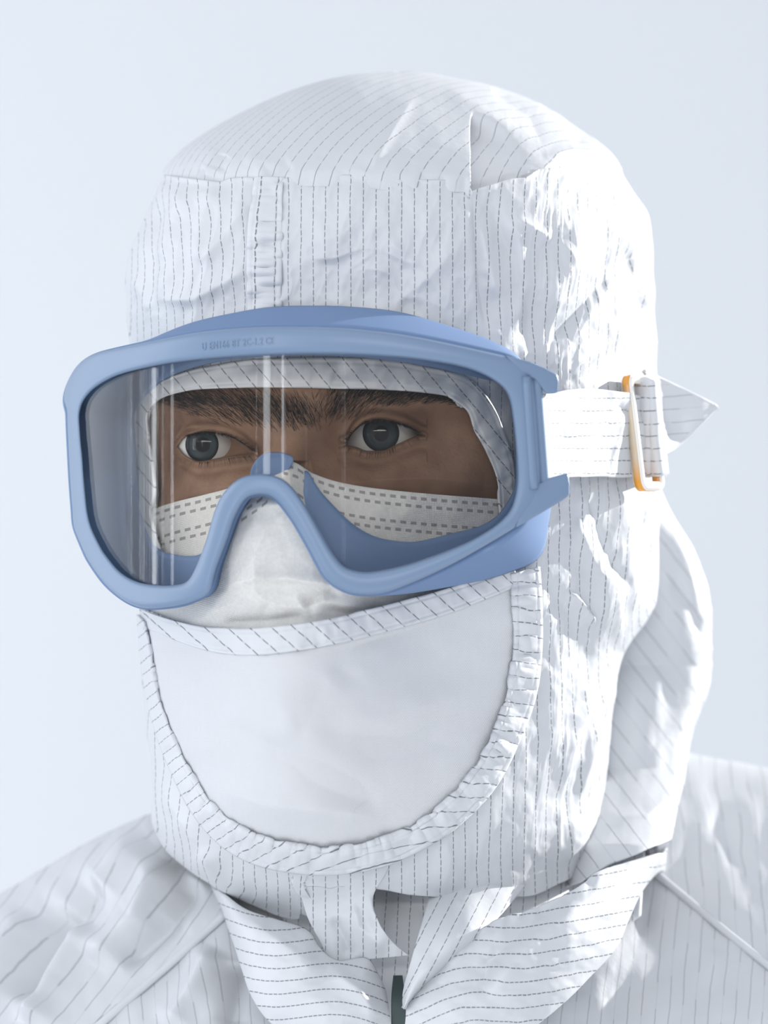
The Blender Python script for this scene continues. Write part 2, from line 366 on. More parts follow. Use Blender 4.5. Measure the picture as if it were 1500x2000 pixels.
def ring(py, tau, inset=0.0):
    """px, Y and outward direction for a row height and a turn angle (0 = towards the camera, + = right)"""
    l, r = XL(py)+inset, XR(py)-inset; a = (r-l)/2; st, ct = np.sin(tau), np.cos(tau); e = 2/NE
    t = np.sign(st)*np.abs(st)**e; c = np.sign(ct)*np.abs(ct)**e
    px = (l+r)/2+a*t; b = BP(py)-inset*.17
    Y = YC(py)+SHEAR*a*.17*t-b*c
    Y = Y-np.where(ct > 0, BUL(py)*np.exp(-((px-560)/210)**2)*sstep(0, .3, ct), 0)
    nx, ny = st/(a*.17+1), -ct/(b+1); q = np.hypot(nx, ny)+1e-9
    return px, Y, nx/q, ny/q
def taus(nf, nb, lim=.985):
    s = np.linspace(-lim, lim, nf); f = np.sign(s)*np.arcsin(np.abs(s)**(NE/2)); L = f[-1]
    bk = np.linspace(L, 2*math.pi-L, nb+2)[1:-1]; return np.r_[f, bk]
SEAM_P = [(150, 335), (240, 345), (319, 341), (380, 348), (405, 351), (432, 355), (448, 348), (480, 345), (500, 347), (560, 347), (585, 341), (640, 342), (700, 341), (750, 349), (850, 351), (908, 353), (922, 373), (940, 366), (1000, 348), (1024, 347), (1050, 330), (1100, 325), (1150, 320), (1208, 324), (1400, 326)]
def seam(px): return np.interp(px, *pts(SEAM_P))

# -------------------------------------------------------- the person's body (one continuous mesh: head, face, neck, shoulders, chest)
LV = dict(xL=[470, 400, 300, 60, -260, -500, -590, -600, -560], yL=[1560, 1560, 1590, 1712, 1880, 2080, 2400, 3000, 3900],
          xR=[1200, 1260, 1345, 1560, 1880, 2060, 2120, 2120, 2080], yR=[1470, 1455, 1472, 1520, 1690, 1920, 2300, 3000, 3900],
          Yc=[45, 40, 38, 40, 40, 36, 34, 30, 30], b=[55, 66, 80, 100, 118, 126, 128, 126, 124], dip=[230, 240, 260, 330, 430, 500, 420, 260, 60])
def torso(level, tau, inset=0.0):
    k = np.arange(9.0); g = {n: pch(k, v)(level) for n, v in LV.items()}
    l, r = g['xL']+inset, g['xR']-inset; st, ct = np.sin(tau), np.cos(tau); a = (r-l)/2
    px = (l+r)/2+a*st; b = g['b']-inset*.17
    dip = np.where(ct > 0, g['dip']*ct, .55*g['dip']*(-ct))
    py = (g['yL']+g['yR'])/2+(g['yR']-g['yL'])/2*st+dip+inset*.6
    Y = g['Yc']-b*np.sign(ct)*np.abs(ct)**.8+46*sstep(.15, .95, st)*sstep(4.5, 2.5, level)
    nx, ny = st/(a*.17+1), -ct/(b+1); q = np.hypot(nx, ny)+1e-9
    return px, py, Y, nx/q, ny/q

EYES = [dict(c=(412, 869), iris=(396, 870), r=67.0, ri=33.5, depth=None,
             up=[(340, 878), (347, 871), (356, 858), (370, 849), (401, 844), (438, 848), (469, 862), (485, 875), (498, 886), (506, 890)],
             lo=[(340, 878), (347, 873), (355, 883), (368, 893), (392, 901), (424, 897), (458, 891), (480, 889), (498, 887), (506, 890)]),
        dict(c=(744, 850), iris=(744, 848), r=78.0, ri=35.5, depth=None,
             up=[(660, 874), (674, 870), (686, 850), (698, 836), (713, 825), (739, 820), (781, 827), (807, 838), (824, 849), (834, 853)],
             lo=[(660, 874), (674, 873), (692, 874), (718, 882), (746, 881), (776, 868), (802, 857), (820, 852), (834, 853)])]
def base_face(px, py):
    Y = hood_front(px, py, 18)
    g = lambda cx, cy, rx, ry: np.exp(-((px-cx)/rx)**2-((py-cy)/ry)**2)
    nx = np.interp(py, [700, 760, 850, 930, 1060, 1120], [585, 582, 572, 552, 512, 505])
    amp = np.interp(py, [700, 780, 860, 930, 1000, 1060, 1140], [0, 5, 8, 11, 11, 9, 3])
    wd = np.interp(py, [700, 850, 930, 1060], [70, 48, 50, 66])
    Y = Y-amp*np.exp(-(np.abs(px-nx)/wd)**2.2)
    Y = Y+7.5*g(420, 866, 95, 46)+8.5*g(745, 852, 105, 48)            # eye sockets
    Y = Y-4.0*g(410, 800, 120, 30)-4.5*g(760, 785, 140, 32)            # brow ridges
    Y = Y-3.5*g(420, 990, 90, 55)-4*g(800, 985, 130, 60)               # cheekbones
    Y = Y+1.6*g(500, 875, 26, 26)+2.0*g(662, 870, 30, 30)              # inner corners
    return Y
for e in EYES:
    e['Yc'] = float(base_face(np.array([e['c'][0]*1.0]), np.array([e['c'][1]*1.0]))[0])+e['r']*.17+1.0
def face(px, py):
    Y = base_face(px, py)
    for e in EYES:
        R = e['r']*.17; d2 = ((px-e['c'][0])*.17)**2+((py-e['c'][1])*.17)**2
        Rl = R+1.45; ball = e['Yc']-np.sqrt(np.maximum(Rl**2-d2, 0))
        ball = np.where(d2 < Rl**2*.97, ball, 1e3)
        k = 2.2; h = np.clip(.5+.5*(Y-ball)/k, 0, 1); sm = Y*(1-h)+np.where(ball > 500, Y, ball)*h-k*h*(1-h)
        Y = np.where(ball > 500, Y, sm)
        yu = pch(*pts(e['up']))(px); yl = pch(*pts(e['lo']))(px)
        xin = (px > e['up'][0][0]) & (px < e['up'][-1][0])
        d = np.where(xin, np.minimum(py-yu, yl-py), -50)
        # lid rims: upper lid roll + crease above, lower lid roll
        du = np.where(xin, yu-py, 99)
        Y = Y-.9*np.exp(-((du-4)/4.0)**2)+.7*np.exp(-((du-15)/4.5)**2)-.7*np.exp(-((du-25)/8.0)**2)
        dl = np.where(xin, py-yl, 99)
        Y = Y-.6*np.exp(-((dl-4)/4.0)**2)+.5*np.exp(-((dl-24)/6)**2)-.5*np.exp(-((dl-38)/10)**2)
        Y = Y+sstep(-.6, 3.2, d)*9.6
    return Y
def make_body():
    tau = taus(620, 60, .97)
    rows = np.r_[np.linspace(165, 720, 40)[:-1], np.linspace(720, 1010, 190)[:-1], np.linspace(1010, 1620, 60)]
    py, T = np.meshgrid(rows, tau, indexing='ij')
    px, Y, nx, ny = ring(py, T, 18+34*np.maximum(sstep(725, 640, py), sstep(.35, .55, np.sin(T)))+46*sstep(600, 420, py))
    f = np.abs(np.arange(len(tau))-310) < 309
    front = np.zeros(T.shape, bool); front[:, :620] = True
    m = front & (py > 700) & (py < 1150)
    edge = sstep(.97, .9, np.abs((px-(XL(py)+XR(py))/2)/((XR(py)-XL(py))/2)))
    edge = edge*sstep(1050, 1000, px)
    Yf = face(px, py); vert = sstep(690, 740, py)*sstep(1160, 1100, py)
    Y = np.where(front, Y*(1-edge*vert)+Yf*edge*vert, Y)
    Y = np.where(front & (py > 900), np.maximum(Y, hood_front(px, py)+6*sstep(900, 1010, py)), Y)  # nose under the mask stays behind it
    # neck: narrow below the jaw
    nk = sstep(1380, 1600, py); ncx, nhw = 800.0, 270.0
    px = px*(1-nk)+(ncx+nhw*np.sin(T))*nk; Y = Y*(1-nk)+(15-55*np.cos(T))*nk
    A = U(px, py, Y)
    lv = np.linspace(0, 8, 60); Lg, T2 = np.meshgrid(lv, tau, indexing='ij')
    bx, by, bY, _, _ = torso(Lg, T2, 40)
    s = sstep(0, 1.2, Lg); bx = (ncx+nhw*np.sin(T2))*(1-s)+bx*s; bY = (15-55*np.cos(T2))*(1-s)+bY*s; by = (1640+0*T2)*(1-s)+by*s
    P = np.concatenate([A, U(bx, by, bY)], 0)
    o = grid('person', P, SKIN, wrap=True)
    bm = bmesh.new(); bm.from_mesh(o.data); bmesh.ops.holes_fill(bm, edges=[e for e in bm.edges if e.is_boundary]); bm.to_mesh(o.data); bm.free()
    o.data.polygons.foreach_set('use_smooth', [True]*len(o.data.polygons))
    return o
person = make_body()
tag(person, 'person in striped white hood and coverall, head turned left, eyes looking at camera', 'person')

def make_eye(e, name='eye'):
    R = e['r']*.17e-3; k = (D+e['Yc']*1e-3)/D
    c = Vector(U(e['c'][0], e['c'][1], e['Yc'])); off = Vector(((e['iris'][0]-e['c'][0])*S*k, 0, -(e['iris'][1]-e['c'][1])*S*k))
    ri = e['ri']*.17e-3*k; gaze = Vector((off.x, -math.sqrt(R*R-off.x**2-off.z**2), off.z)).normalized()
    rot = gaze.to_track_quat('Z', 'Y').to_matrix()
    a0 = math.asin(ri/R)
    def lathe(nm, rs, mt, par, uv=False):
        n = 64; a = np.linspace(0, 2*math.pi, n, endpoint=False); P = []; W = []
        for i, (r, z) in enumerate(rs):
            P.append(np.stack([r*np.cos(a), r*np.sin(a), np.full(n, z)], 1)); W.append(np.stack([np.full(n, i/(len(rs)-1)), a/6.2832], 1))
        P = np.array(P)@np.array(rot).T+np.array(c); return grid(nm, P, mt, par, UV=np.array(W), wrap=True, flip=False)
    th = np.linspace(a0, math.pi-.01, 50)
    o = lathe(name, [(R*math.sin(t), R*math.cos(t)) for t in th], SCLERA, person)
    z0 = R*math.cos(a0)
    ir = lathe('iris', [(ri*t*1.01+1e-6, z0-.0005-.0006*(1-t)) for t in np.linspace(0, 1, 20)], IRIS, o)
    lathe('cornea', [(ri*1.03*math.sin(t)+1e-6, z0-.0002+.0029*math.cos(t)) for t in np.linspace(0, math.pi/2, 24)], CORNEA, o)
for e in EYES: make_eye(e)

def hairs(name, specs, parent, mt):
    V, F = [], []
    for (p0, p1, p2, r) in specs:
        n = 5; base = len(V); p0, p1, p2 = map(np.array, (p0, p1, p2))
        for i in range(n):
            t = i/(n-1); p = (1-t)**2*p0+2*t*(1-t)*p1+t*t*p2; q = r*(1-t*.85)
            for a in (0, 2.094, 4.189): V.append(p+np.array([math.cos(a)*q, math.sin(a)*q*.6, math.sin(a)*q]))
        for i in range(n-1):
            for k in range(3):
                a = base+i*3+k; b = base+i*3+(k+1) % 3; F.append((a, b, b+3, a+3))
    return link(name, raw(name, np.array(V), np.array(F)), mt, parent)
def brow(poly_top, poly_bot, n, ang, seed):
    rnd = random.Random(seed); T, B = pch(*pts(poly_top)), pch(*pts(poly_bot)); x0, x1 = poly_top[0][0], poly_top[-1][0]; out = []
    for _ in range(n):
        x = rnd.uniform(x0, x1); q = .5+.5*(rnd.random()+rnd.random()-1)*1.15; y = float(T(x))*(1-q)+float(B(x))*q; t = (x-x0)/(x1-x0)
        if rnd.random() > min(1, t/.18, (1-t)/.18): continue
        a = math.radians(ang(t)+rnd.gauss(0, 9)); L = rnd.uniform(16, 34)
        x2, y2 = x+math.cos(a)*L, y-math.sin(a)*L
        f = lambda u, v, lift: U(u, v, float(face(np.array([u]), np.array([v]))[0])-lift)
        out.append((f(x, y, -.2), f((x+x2)/2, (y+y2)/2-2, .7), f(x2, y2, .45), rnd.uniform(.00005, .00009)))
    return out
hairs('eyebrow', brow([(318, 768), (380, 758), (470, 762), (560, 772), (640, 790)], [(318, 785), (380, 815), (470, 834), (540, 842), (640, 846)], 2500, lambda t: 168-60*t, 1), person, HAIR)
hairs('eyebrow', brow([(610, 775), (680, 752), (760, 748), (850, 758), (915, 790)], [(610, 840), (680, 822), (760, 800), (850, 790), (915, 806)], 2400, lambda t: 70-65*t, 2), person, HAIR)
def lashes(e, seed):
    rnd = random.Random(seed); out = []; up = pch(*pts(e['up'])); lo = pch(*pts(e['lo'])); x0, x1 = e['up'][1][0]+4, e['up'][-2][0]-8
    f = lambda u, v, lift: U(u, v, float(base_face(np.array([u]), np.array([v]))[0])-lift)
    for _ in range(210):
        x = rnd.uniform(x0, x1); y = float(up(x))-1; t = (x-e['c'][0])/75; L = rnd.uniform(12, 24)
        out.append((f(x, y, 1.2), f(x+t*6, y+6, 3.0), f(x+t*16, y+2-L*.25+rnd.uniform(0, 12), 6.2), .00012))
    for _ in range(60):
        x = rnd.uniform(x0, x1); y = float(lo(x))+2; t = (x-e['c'][0])/75
        out.append((f(x, y, .8), f(x+t*4, y+5, 2), f(x+t*8, y+rnd.uniform(10, 16), 2.2), .00005))
    return out
for i, e in enumerate(EYES): hairs('eyelashes', lashes(e, i+5), person, HAIR)

# -------------------------------------------------------- the hood
OPENING = [(300, 777), (345, 764), (400, 757), (520, 753), (640, 755), (760, 758), (850, 767), (880, 775), (895, 795), (915, 800), (926, 830), (945, 870), (965, 910), (976, 945), (982, 1000), (985, 1070), (1000, 1112), (985, 1120), (850, 1168), (700, 1205), (560, 1226), (430, 1228), (340, 1212), (278, 1188), (290, 1100), (306, 1060), (293, 1000), (300, 960), (293, 900), (286, 830)]
PY_END = pch(*pts([(250, 1640), (310, 1650), (335, 1680), (400, 1727), (480, 1773), (540, 1790), (575, 1796), (606, 1775), (660, 1732), (745, 1738), (800, 1748), (880, 1753), (1030, 1751), (1100, 1723), (1180, 1683), (1240, 1662), (1310, 1640), (1400, 1640)]))
def hood_disp(px, py, ct):
    """folds of the cloth, mm outwards"""
    d = 1.25*fbm(px/95, py/120, 4, 3)
    side = sstep(960, 1110, px)
    band = sstep(660, 560, py)*sstep(980, 900, px)
    d = d+band*(1.0*(ridged(px/150+noise(px/120, py/150, 15)*.9+py/330, py/210+noise(px/90, py/110, 16)*.6, 2, 17)-.9)+.35*(ridged(px/48+py/140, py/120, 2, 19)-.8))
    d = d+side*(.75*(ridged(px/62+noise(px/300, py/200, 9)*1.6+py/420, py/230, 2, 21)-.9)+.34*(ridged(px/17+noise(px/80, py/140, 5)+py/160, py/90, 2, 31)-.8))
    left = sstep(470, 420, px)*sstep(680, 560, py)*sstep(330, 400, py)
    d = d+left*1.1*(ridged(px/75+py/260, py/240, 2, 41)-.7)
    lowf = sstep(1380, 1600, py)*sstep(1000, 850, px)
    d = d+lowf*.8*fbm(px/60, py/160, 2, 55)
    cr = [([(926, 375), (932, 470), (939, 560), (955, 650)], 60, 7, -2.4) if False else ([(926, 375), (932, 470), (939, 560), (955, 650)], 70, 8, -2.4), ([(935, 372), (975, 430), (1010, 520), (1040, 610), (1035, 690)], 26, 26, -2.6),
          ([(984, 414), (1015, 460), (1030, 560), (1008, 650)], 14, 20, 2.2), ([(1002, 420), (1050, 450), (1080, 470)], 12, 18, 1.6),
          ([(940, 430), (958, 520), (975, 585)], 18, 16, 2.0),
          ([(370, 350), (340, 430), (305, 520)], 16, 34, 2.2), ([(432, 356), (395, 430), (380, 520)], 14, 24, 1.8), ([(484, 400), (430, 470), (385, 520)], 12, 20, 1.7),
          ([(484, 520), (440, 550), (380, 585), (300, 585)], 14, 22, 2.0), ([(318, 380), (300, 470), (290, 600)], 14, 18, -1.8), ([(290, 610), (270, 560), (250, 545)], 14, 14, 1.2),
          ([(700, 360), (672, 440), (650, 520)], 16, 30, .9), ([(740, 450), (840, 545), (900, 600)], 10, 16, .8), ([(900, 470), (840, 540), (760, 600)], 12, 14, .8),
          ([(640, 360), (625, 420), (640, 520)], 16, 24, .7), ([(585, 560), (680, 600), (800, 612)], 14, 20, .7),
          ([(1108, 1153), (1140, 1185), (1162, 1225)], 5, 12, 2.0), ([(1040, 1110), (1100, 1180), (1150, 1290), (1140, 1400)], 26, 34, -1.6),
          ([(1060, 1140), (1085, 1300), (1075, 1500)], 22, 26, 1.6), ([(1120, 1300), (1140, 1370), (1110, 1460), (1095, 1560)], 8, 22, 3.0), ([(1200, 1300), (1155, 1430), (1125, 1590)], 20, 9, 3.2),
          ([(1150, 1560), (1130, 1640), (1100, 1690)], 9, 20, 2.2), ([(1000, 1480), (960, 1560), (930, 1700)], 24, 26, 1.3), ([(860, 1600), (880, 1680), (860, 1745)], 20, 22, 1.0),
          ([(310, 1500), (345, 1580), (420, 1690), (500, 1770)], 24, 20, 2.0), ([(395, 1650), (430, 1720), (520, 1790)], 12, 24, 2.4), ([(420, 1680), (445, 1720), (500, 1760)], 18, 10, -2.0),
          ([(1130, 400), (1120, 520), (1060, 600)], 26, 30, 2.4), ([(1280, 470), (1170, 560), (1110, 640), (1060, 690)], 14, 26, -2.6), ([(1200, 420), (1250, 520), (1262, 640)], 14, 30, 2.2), ([(1230, 480), (1235, 560), (1255, 620)], 10, 14, -2.0),
          ([(1120, 930), (1150, 1010), (1190, 1150), (1215, 1260)], 14, 20, 2.8), ([(1145, 960), (1180, 1060), (1235, 1160)], 10, 16, -2.4), ([(1200, 940), (1225, 1050), (1240, 1200)], 14, 22, 2.2), ([(1115, 1010), (1170, 1130), (1180, 1230)], 16, 16, 2.2),
          ([(1250, 960), (1275, 1080), (1268, 1200)], 12, 14, -2.0)]
    for p, wl, wr, a in cr: d = d+1.3*crease(px, py, p, wl, wr, a)
    d = d*sstep(-.05, .2, ct)+(1-sstep(-.05, .2, ct))*.9*fbm(px/60, py/110, 3, 77)
    return d
def make_hood_shell():
    tau = taus(700, 90); w_ = np.linspace(0, 1, 620); W, T = np.meshgrid(w_, tau, indexing='ij'); ct = np.cos(T)
    py = 340+W*1300
    for _ in range(6):
        px, Y, nx, ny = ring(py, T)
        back = ct < 0
        top = np.where(back, 326, seam(px)); end = np.where(back, 1640, PY_END(px)); py = top+W*(end-top)
    px, Y, nx, ny = ring(py, T)
    d = hood_disp(px, py, ct)+1.0*np.exp(-(W/.006)**2)
    fix = sstep(1.0, .9, W)
    bx = px; px = px+d/.17*nx*.6; Y = Y+d*ny
    # stripes hang straight down and keep even steps along the cloth as it turns away
    sx = np.clip((bx-772)/585, -.995, .995); u = 585*np.arcsin(sx)/25; u = np.where(ct > 0, u, u[:, [699]]+(T-tau[699])/(2*math.pi)*110)
    keep = ~(inside(px, py, OPENING) & (ct > 0))
    return grid('hood', U(px, py, Y), FABRIC, person, UV=np.stack([u, py*.17], -1), wrap=True, keep=keep, thick=.0006)
hood = make_hood_shell()
hood['label'] = 'white pinstriped cleanroom hood with open face'

def crown_disp(px, py, ct):
    d = .7*fbm(px/120, py/90, 4, 13)
    d = d+sstep(40, 0, seam(px)-py)*.8*(noise(px/26, py/60, 8))+sstep(860, 1010, px)*.5*(ridged(px/60, py/40, 3, 15)-.8)
    cr = [([(812, 182), (770, 250), (723, 333)], 10, 40, 1.8), ([(857, 163), (947, 219), (1021, 287), (1052, 318)], 20, 26, 2.4), ([(918, 228), (919, 300), (917, 368)], 10, 90, 0),
          ([(445, 300), (430, 335)], 10, 18, -2.2), ([(405, 340), (392, 330)], 8, 8, -1.6), ([(575, 322), (520, 345)], 14, 20, -1.5), ([(430, 290), (400, 345)], 14, 16, 1.6), ([(480, 300), (560, 330)], 16, 20, 1.2),
          ([(1056, 305), (1110, 290), (1190, 305)], 8, 14, 2.2), ([(1100, 220), (1140, 260), (1120, 290)], 12, 14, -2.2), ([(960, 170), (1040, 230), (1060, 290)], 14, 14, -2.0), ([(1000, 175), (1100, 230), (1180, 295)], 12, 16, 1.8)]
    for p, wl, wr, a in cr:
        if a: d = d+crease(px, py, p, wl, wr, a)
    # the deep pleat at the right corner: steep on its left, running out to the right
    k = sstep(917, 925, px)*sstep(1075, 930, px)*sstep(215, 262, py-(px-921)*.30)
    d = d-14.0*k
    return d*sstep(-.05, .2, ct)
def make_crown():
    tau = taus(560, 80); w_ = np.linspace(0, 1, 240)**.8; W, T = np.meshgrid(w_, tau, indexing='ij'); ct = np.cos(T); py = 140+W*200
    for _ in range(6):
        px, Y, nx, ny = ring(py, T, 2)
        end = np.where(ct < 0, 326, seam(px))+22; q = W**1.55; py = 139.5+q*(end-139.5)
    px, Y, nx, ny = ring(py, T, 2)
    tk = sstep(.9, 1, W)*2.2
    d = crown_disp(px, py, ct)+1.6*sstep(.55, .85, W)-tk
    px = px+d/.17*nx*.6; Y = Y+d*ny*.9; py = py-d*.25/.17*sstep(.9, .2, W)*.5
    P = U(px, py, Y)
    ps = math.radians(27); u = (P[..., 0]*math.cos(ps)-P[..., 1]*math.sin(ps))/.0046; v = (P[..., 0]*math.sin(ps)+P[..., 1]*math.cos(ps)-P[..., 2]*.6)*1e3
    return grid('crown_panel', P, FABRIC_CROWN, hood, UV=np.stack([u, v], -1), wrap=True, thick=.0006)
make_crown()
# front seam of the brow band: double-stitched, puckered strip
def strip_on_hood(name, A, B, nu, nv, off, mt, parent, uvf, pucker=0.0, per=30, seed=0, edge=.35, th=.0007, extra=None):
    P = ruled([(*p, 0) for p in A], [(*p, 0) for p in B], nu, nv)
    px, py = P[..., 0], P[..., 1]; L = np.linspace(0, 1, nu)[None, :]*np.ones((nv, 1)); T = np.linspace(0, 1, nv)[:, None]*np.ones((1, nu))
    Y = hood_front(px, py)-off
    al = np.cumsum(np.r_[0, np.hypot(*np.diff(P[nv//2, :, :2], axis=0).T)])[None, :]*np.ones((nv, 1))
    env = np.sin(math.pi*np.clip(T, .0, 1))**.5
    Y = Y-pucker*env*noise(al/per, T*1.5+seed, seed+3)-pucker*.5*noise(al/(per*.4), T*2, seed+8)
    Y = Y-edge*(1-np.exp(-((np.minimum(T, 1-T))/.05)**1.2))+0.3*np.exp(-((T-.16)/.035)**2)+0.3*np.exp(-((T-.84)/.035)**2)
    if extra is not None: Y = Y+extra(px, py)
    u, v = uvf(px, py, al, T)
    return grid(name, U(px, py, Y), mt, parent, UV=np.stack([u, v], -1), thick=th)
strip_on_hood('front_seam', [(500, 347), (492, 400), (486, 450), (484, 520), (485, 600), (486, 640)], [(554, 348), (552, 400), (551, 470), (549, 540), (549, 600), (552, 640)], 160, 26, 1.0, FABRIC, hood,
              lambda px, py, al, T: (T*1.8+.05, py*.17), pucker=1.3, per=22, seed=2, extra=lambda px, py: .9*sstep(500, 545, px))
# veil over nose, mouth and chin
def veil_extra(px, py):
    d = .9*fbm(px/150, py/120, 3, 91)
    for p, wl, wr, a in [([(500, 1320), (590, 1440), (680, 1420), (900, 1360)], 50, 60, 1.6), ([(420, 1400), (560, 1470), (720, 1560), (745, 1620)], 24, 40, -2.0), ([(590, 1430), (520, 1440), (430, 1380)], 40, 50, 1.5),
                         ([(400, 1530), (520, 1575), (700, 1590), (760, 1600)], 26, 26, 2.0), ([(370, 1300), (400, 1400), (410, 1500)], 20, 30, 1.2), ([(760, 1180), (700, 1260), (640, 1330)], 40, 40, -1.0), ([(600, 1420), (760, 1450), (920, 1400)], 30, 46, -1.6)]:
        d = d+1.5*crease(px, py, p, wl, wr, a)
    return -np.maximum(d, -1.1)
V_TOP = [(276, 1212), (320, 1232), (370, 1252), (430, 1264), (500, 1268), (570, 1262), (660, 1246), (760, 1220), (880, 1185), (1000, 1145), (1028, 1138)]
V_BOT = [(277, 1222), (288, 1335), (312, 1425), (362, 1525), (414, 1600), (500, 1660), (620, 1685), (745, 1665), (875, 1605), (970, 1480), (1020, 1320), (1028, 1146)]
def make_veil():
    A = resample([(*p, 0) for p in V_TOP], 260); B = resample([(*p, 0) for p in V_BOT], 260)
    t = np.linspace(0, 1, 170)[:, None, None]; P = A[None]*(1-t)+B[None]*t; px, py = P[..., 0], P[..., 1]; L2 = np.linspace(0, 1, 260)[None, :]*np.ones((170, 1))
    Y = hood_front(px, py)-1.8-1.7*sstep(1, .93, t[..., 0])*sstep(0, .03, L2)*sstep(1, .97, L2)+veil_extra(px, py)*sstep(0, .06, t[..., 0])*sstep(1, .92, t[..., 0])
    return grid('face_veil', U(px, py, Y), KNIT, hood, UV=np.stack([px*.17, py*.17+px*.03], -1), thick=.0005)
veil = make_veil()
strip_on_hood('veil_hem', [(272, 1189), (300, 1200), (345, 1213), (400, 1224), (470, 1227), (540, 1223), (640, 1209), (760, 1180), (880, 1147), (985, 1112), (1004, 1106)],
              [(280, 1225), (320, 1241), (370, 1261), (430, 1276), (500, 1280), (570, 1273), (660, 1257), (760, 1232), (880, 1197), (995, 1152), (1015, 1148)], 320, 24, 4.6, FABRIC_TRIM, hood,
              lambda px, py, al, T: ((px*.55+ -py*.62)/24, al*.17), pucker=.7, per=34, seed=5, th=.0009)
strip_on_hood('veil_binding', [(1000, 1120), (1002, 1190), (1000, 1290), (985, 1370), (955, 1450), (915, 1515), (870, 1565), (800, 1615), (720, 1644), (640, 1655), (560, 1646), (490, 1625), (430, 1585), (385, 1525), (350, 1460), (325, 1400), (308, 1340), (298, 1280), (286, 1215)],
              [(1050, 1106), (1055, 1190), (1053, 1290), (1040, 1370), (1005, 1460), (965, 1535), (910, 1595), (850, 1640), (760, 1685), (670, 1703), (590, 1703), (500, 1685), (430, 1645), (375, 1580), (335, 1500), (308, 1430), (288, 1350), (278, 1280), (272, 1200)], 520, 26, 4.1, FABRIC_TRIM, hood,
              lambda px, py, al, T: ((px*.35+py*.94-(px-640)**2*.0006)/25, T*9), pucker=1.4, per=24, seed=11, th=.0009, edge=.9)
# hem around the eye opening
def hem_extra(px, py): return sstep(960, 1000, px)*0
strip_on_hood('opening_hem', [(289, 1068), (276, 1010), (270, 960), (268, 900), (268, 850), (266, 805), (272, 780), (300, 752), (345, 732), (400, 716), (500, 702), (640, 698), (760, 703), (850, 720), (920, 742), (962, 790), (988, 850), (1004, 900), (1010, 960), (1014, 1040)],
              [(312, 1072), (292, 1005), (301, 960), (294, 900), (288, 850), (285, 815), (294, 794), (315, 778), (350, 767), (400, 760), (520, 757), (640, 759), (760, 762), (850, 770), (880, 778), (912, 803), (926, 840), (950, 885), (972, 945), (978, 1045)], 420, 20, 1.6, FABRIC_TRIM, hood,
              lambda px, py, al, T: ((px*.75-py*.62)/27, al*.17), pucker=1.1, per=36, seed=17, th=.0009)
# loose cloth at the back of the neck
def make_drape():
    R_ = pch(*pts([(940, 1282), (975, 1296), (1020, 1320), (1080, 1354), (1150, 1380), (1220, 1392), (1320, 1391), (1385, 1366), (1440, 1350), (1520, 1336), (1600, 1318), (1640, 1311), (1700, 1300), (1760, 1280)]))
    th = np.linspace(-1.25, 2.6, 200)[None, :]*np.ones((260, 1)); pe = np.interp(1180+130*np.sin(th), [1050, 1100, 1180, 1240, 1310], [1735, 1723, 1683, 1662, 1640]); py = 940+(pe-940)*np.linspace(0, 1, 260)[:, None]
    xr = R_(py); xl = np.interp(py, [940, 1200, 1350, 1560, 1668], [1000, 1000, 1030, 1060, 1100]); c = (xl+xr)/2; a = (xr-xl)/2
    st, ct = np.sin(th), np.cos(th); px = c+a*np.sign(st)*np.abs(st)**.85
    Yd = np.interp(py, [940, 1100, 1300, 1500, 1600, 1650, 1740], [62, 66, 60, 34, 4, -14, -24]); Y = Yd-np.where(ct > 0, 24, 55)*ct
    d = .9*fbm(px/70, py/120, 3, 61)+sstep(1330, 1400, px-0*py)*1.0*(ridged(py/70, px/60, 2, 63)-.7)
    for p, wl, wr, am in [([(1300, 1010), (1340, 1100), (1365, 1220)], 14, 20, 2.4), ([(1310, 1120), (1350, 1190), (1372, 1250)], 10, 14, -2.2), ([(1390, 1330), (1340, 1420), (1310, 1560)], 16, 18, 2.0), ([(1180, 1600), (1260, 1590), (1330, 1540)], 12, 20, 2.5), ([(1255, 1240), (1300, 1330), (1320, 1420)], 40, 40, -2.0)]:
        d = d+crease(px, py, p, wl, wr, am)
    Y = Y-d*ct; px = px+d*st/.17*.5
    u = (px*.80-py*.62)/33; 
    return grid('neck_drape', U(px, py, Y), FABRIC_SOFT, hood, UV=np.stack([u, py*.2], -1), thick=.0006)
make_drape()
# tuck of the hood's bib at the throat
def flap_f(P, L, T):
    px, py = P[..., 0], P[..., 1]
    lo = sstep(1700, 1800, py)
    P[..., 2] = (hood_front(px, np.minimum(py, 1790))-hood_disp(px, py, np.ones_like(px))-.3-.9*np.sin(math.pi*np.clip(L*1.0, 0, 1)))*(1-lo)+P[..., 2]*lo
    P[..., 2] -= lo*(1.5*fbm(px/50, py/120, 2, 71)+crease(px, py, [(690, 1760), (700, 1810), (760, 1860)], 14, 22, 3)+crease(px, py, [(650, 1790), (672, 1830), (690, 1870)], 12, 12, -2.5)+crease(px, py, [(720, 1740), (728, 1780), (770, 1840)], 8, 18, 3.0))
    return P
flap = ruled([(552, 1672, -80), (584, 1740, -79), (602, 1795, -76), (630, 1850, -75), (641, 1882, -74)], [(775, 1665, -84), (752, 1710, -83), (729, 1752, -82), (738, 1800, -81), (765, 1838, -80), (798, 1866, -79)], 120, 70, flap_f)
grid('throat_flap', UU(flap), FABRIC, hood, UV=np.stack([585*np.arcsin(np.clip((flap[..., 0]-772)/585, -.9, .9))/25, flap[..., 1]*.17], -1), thick=.0003, flip=False)

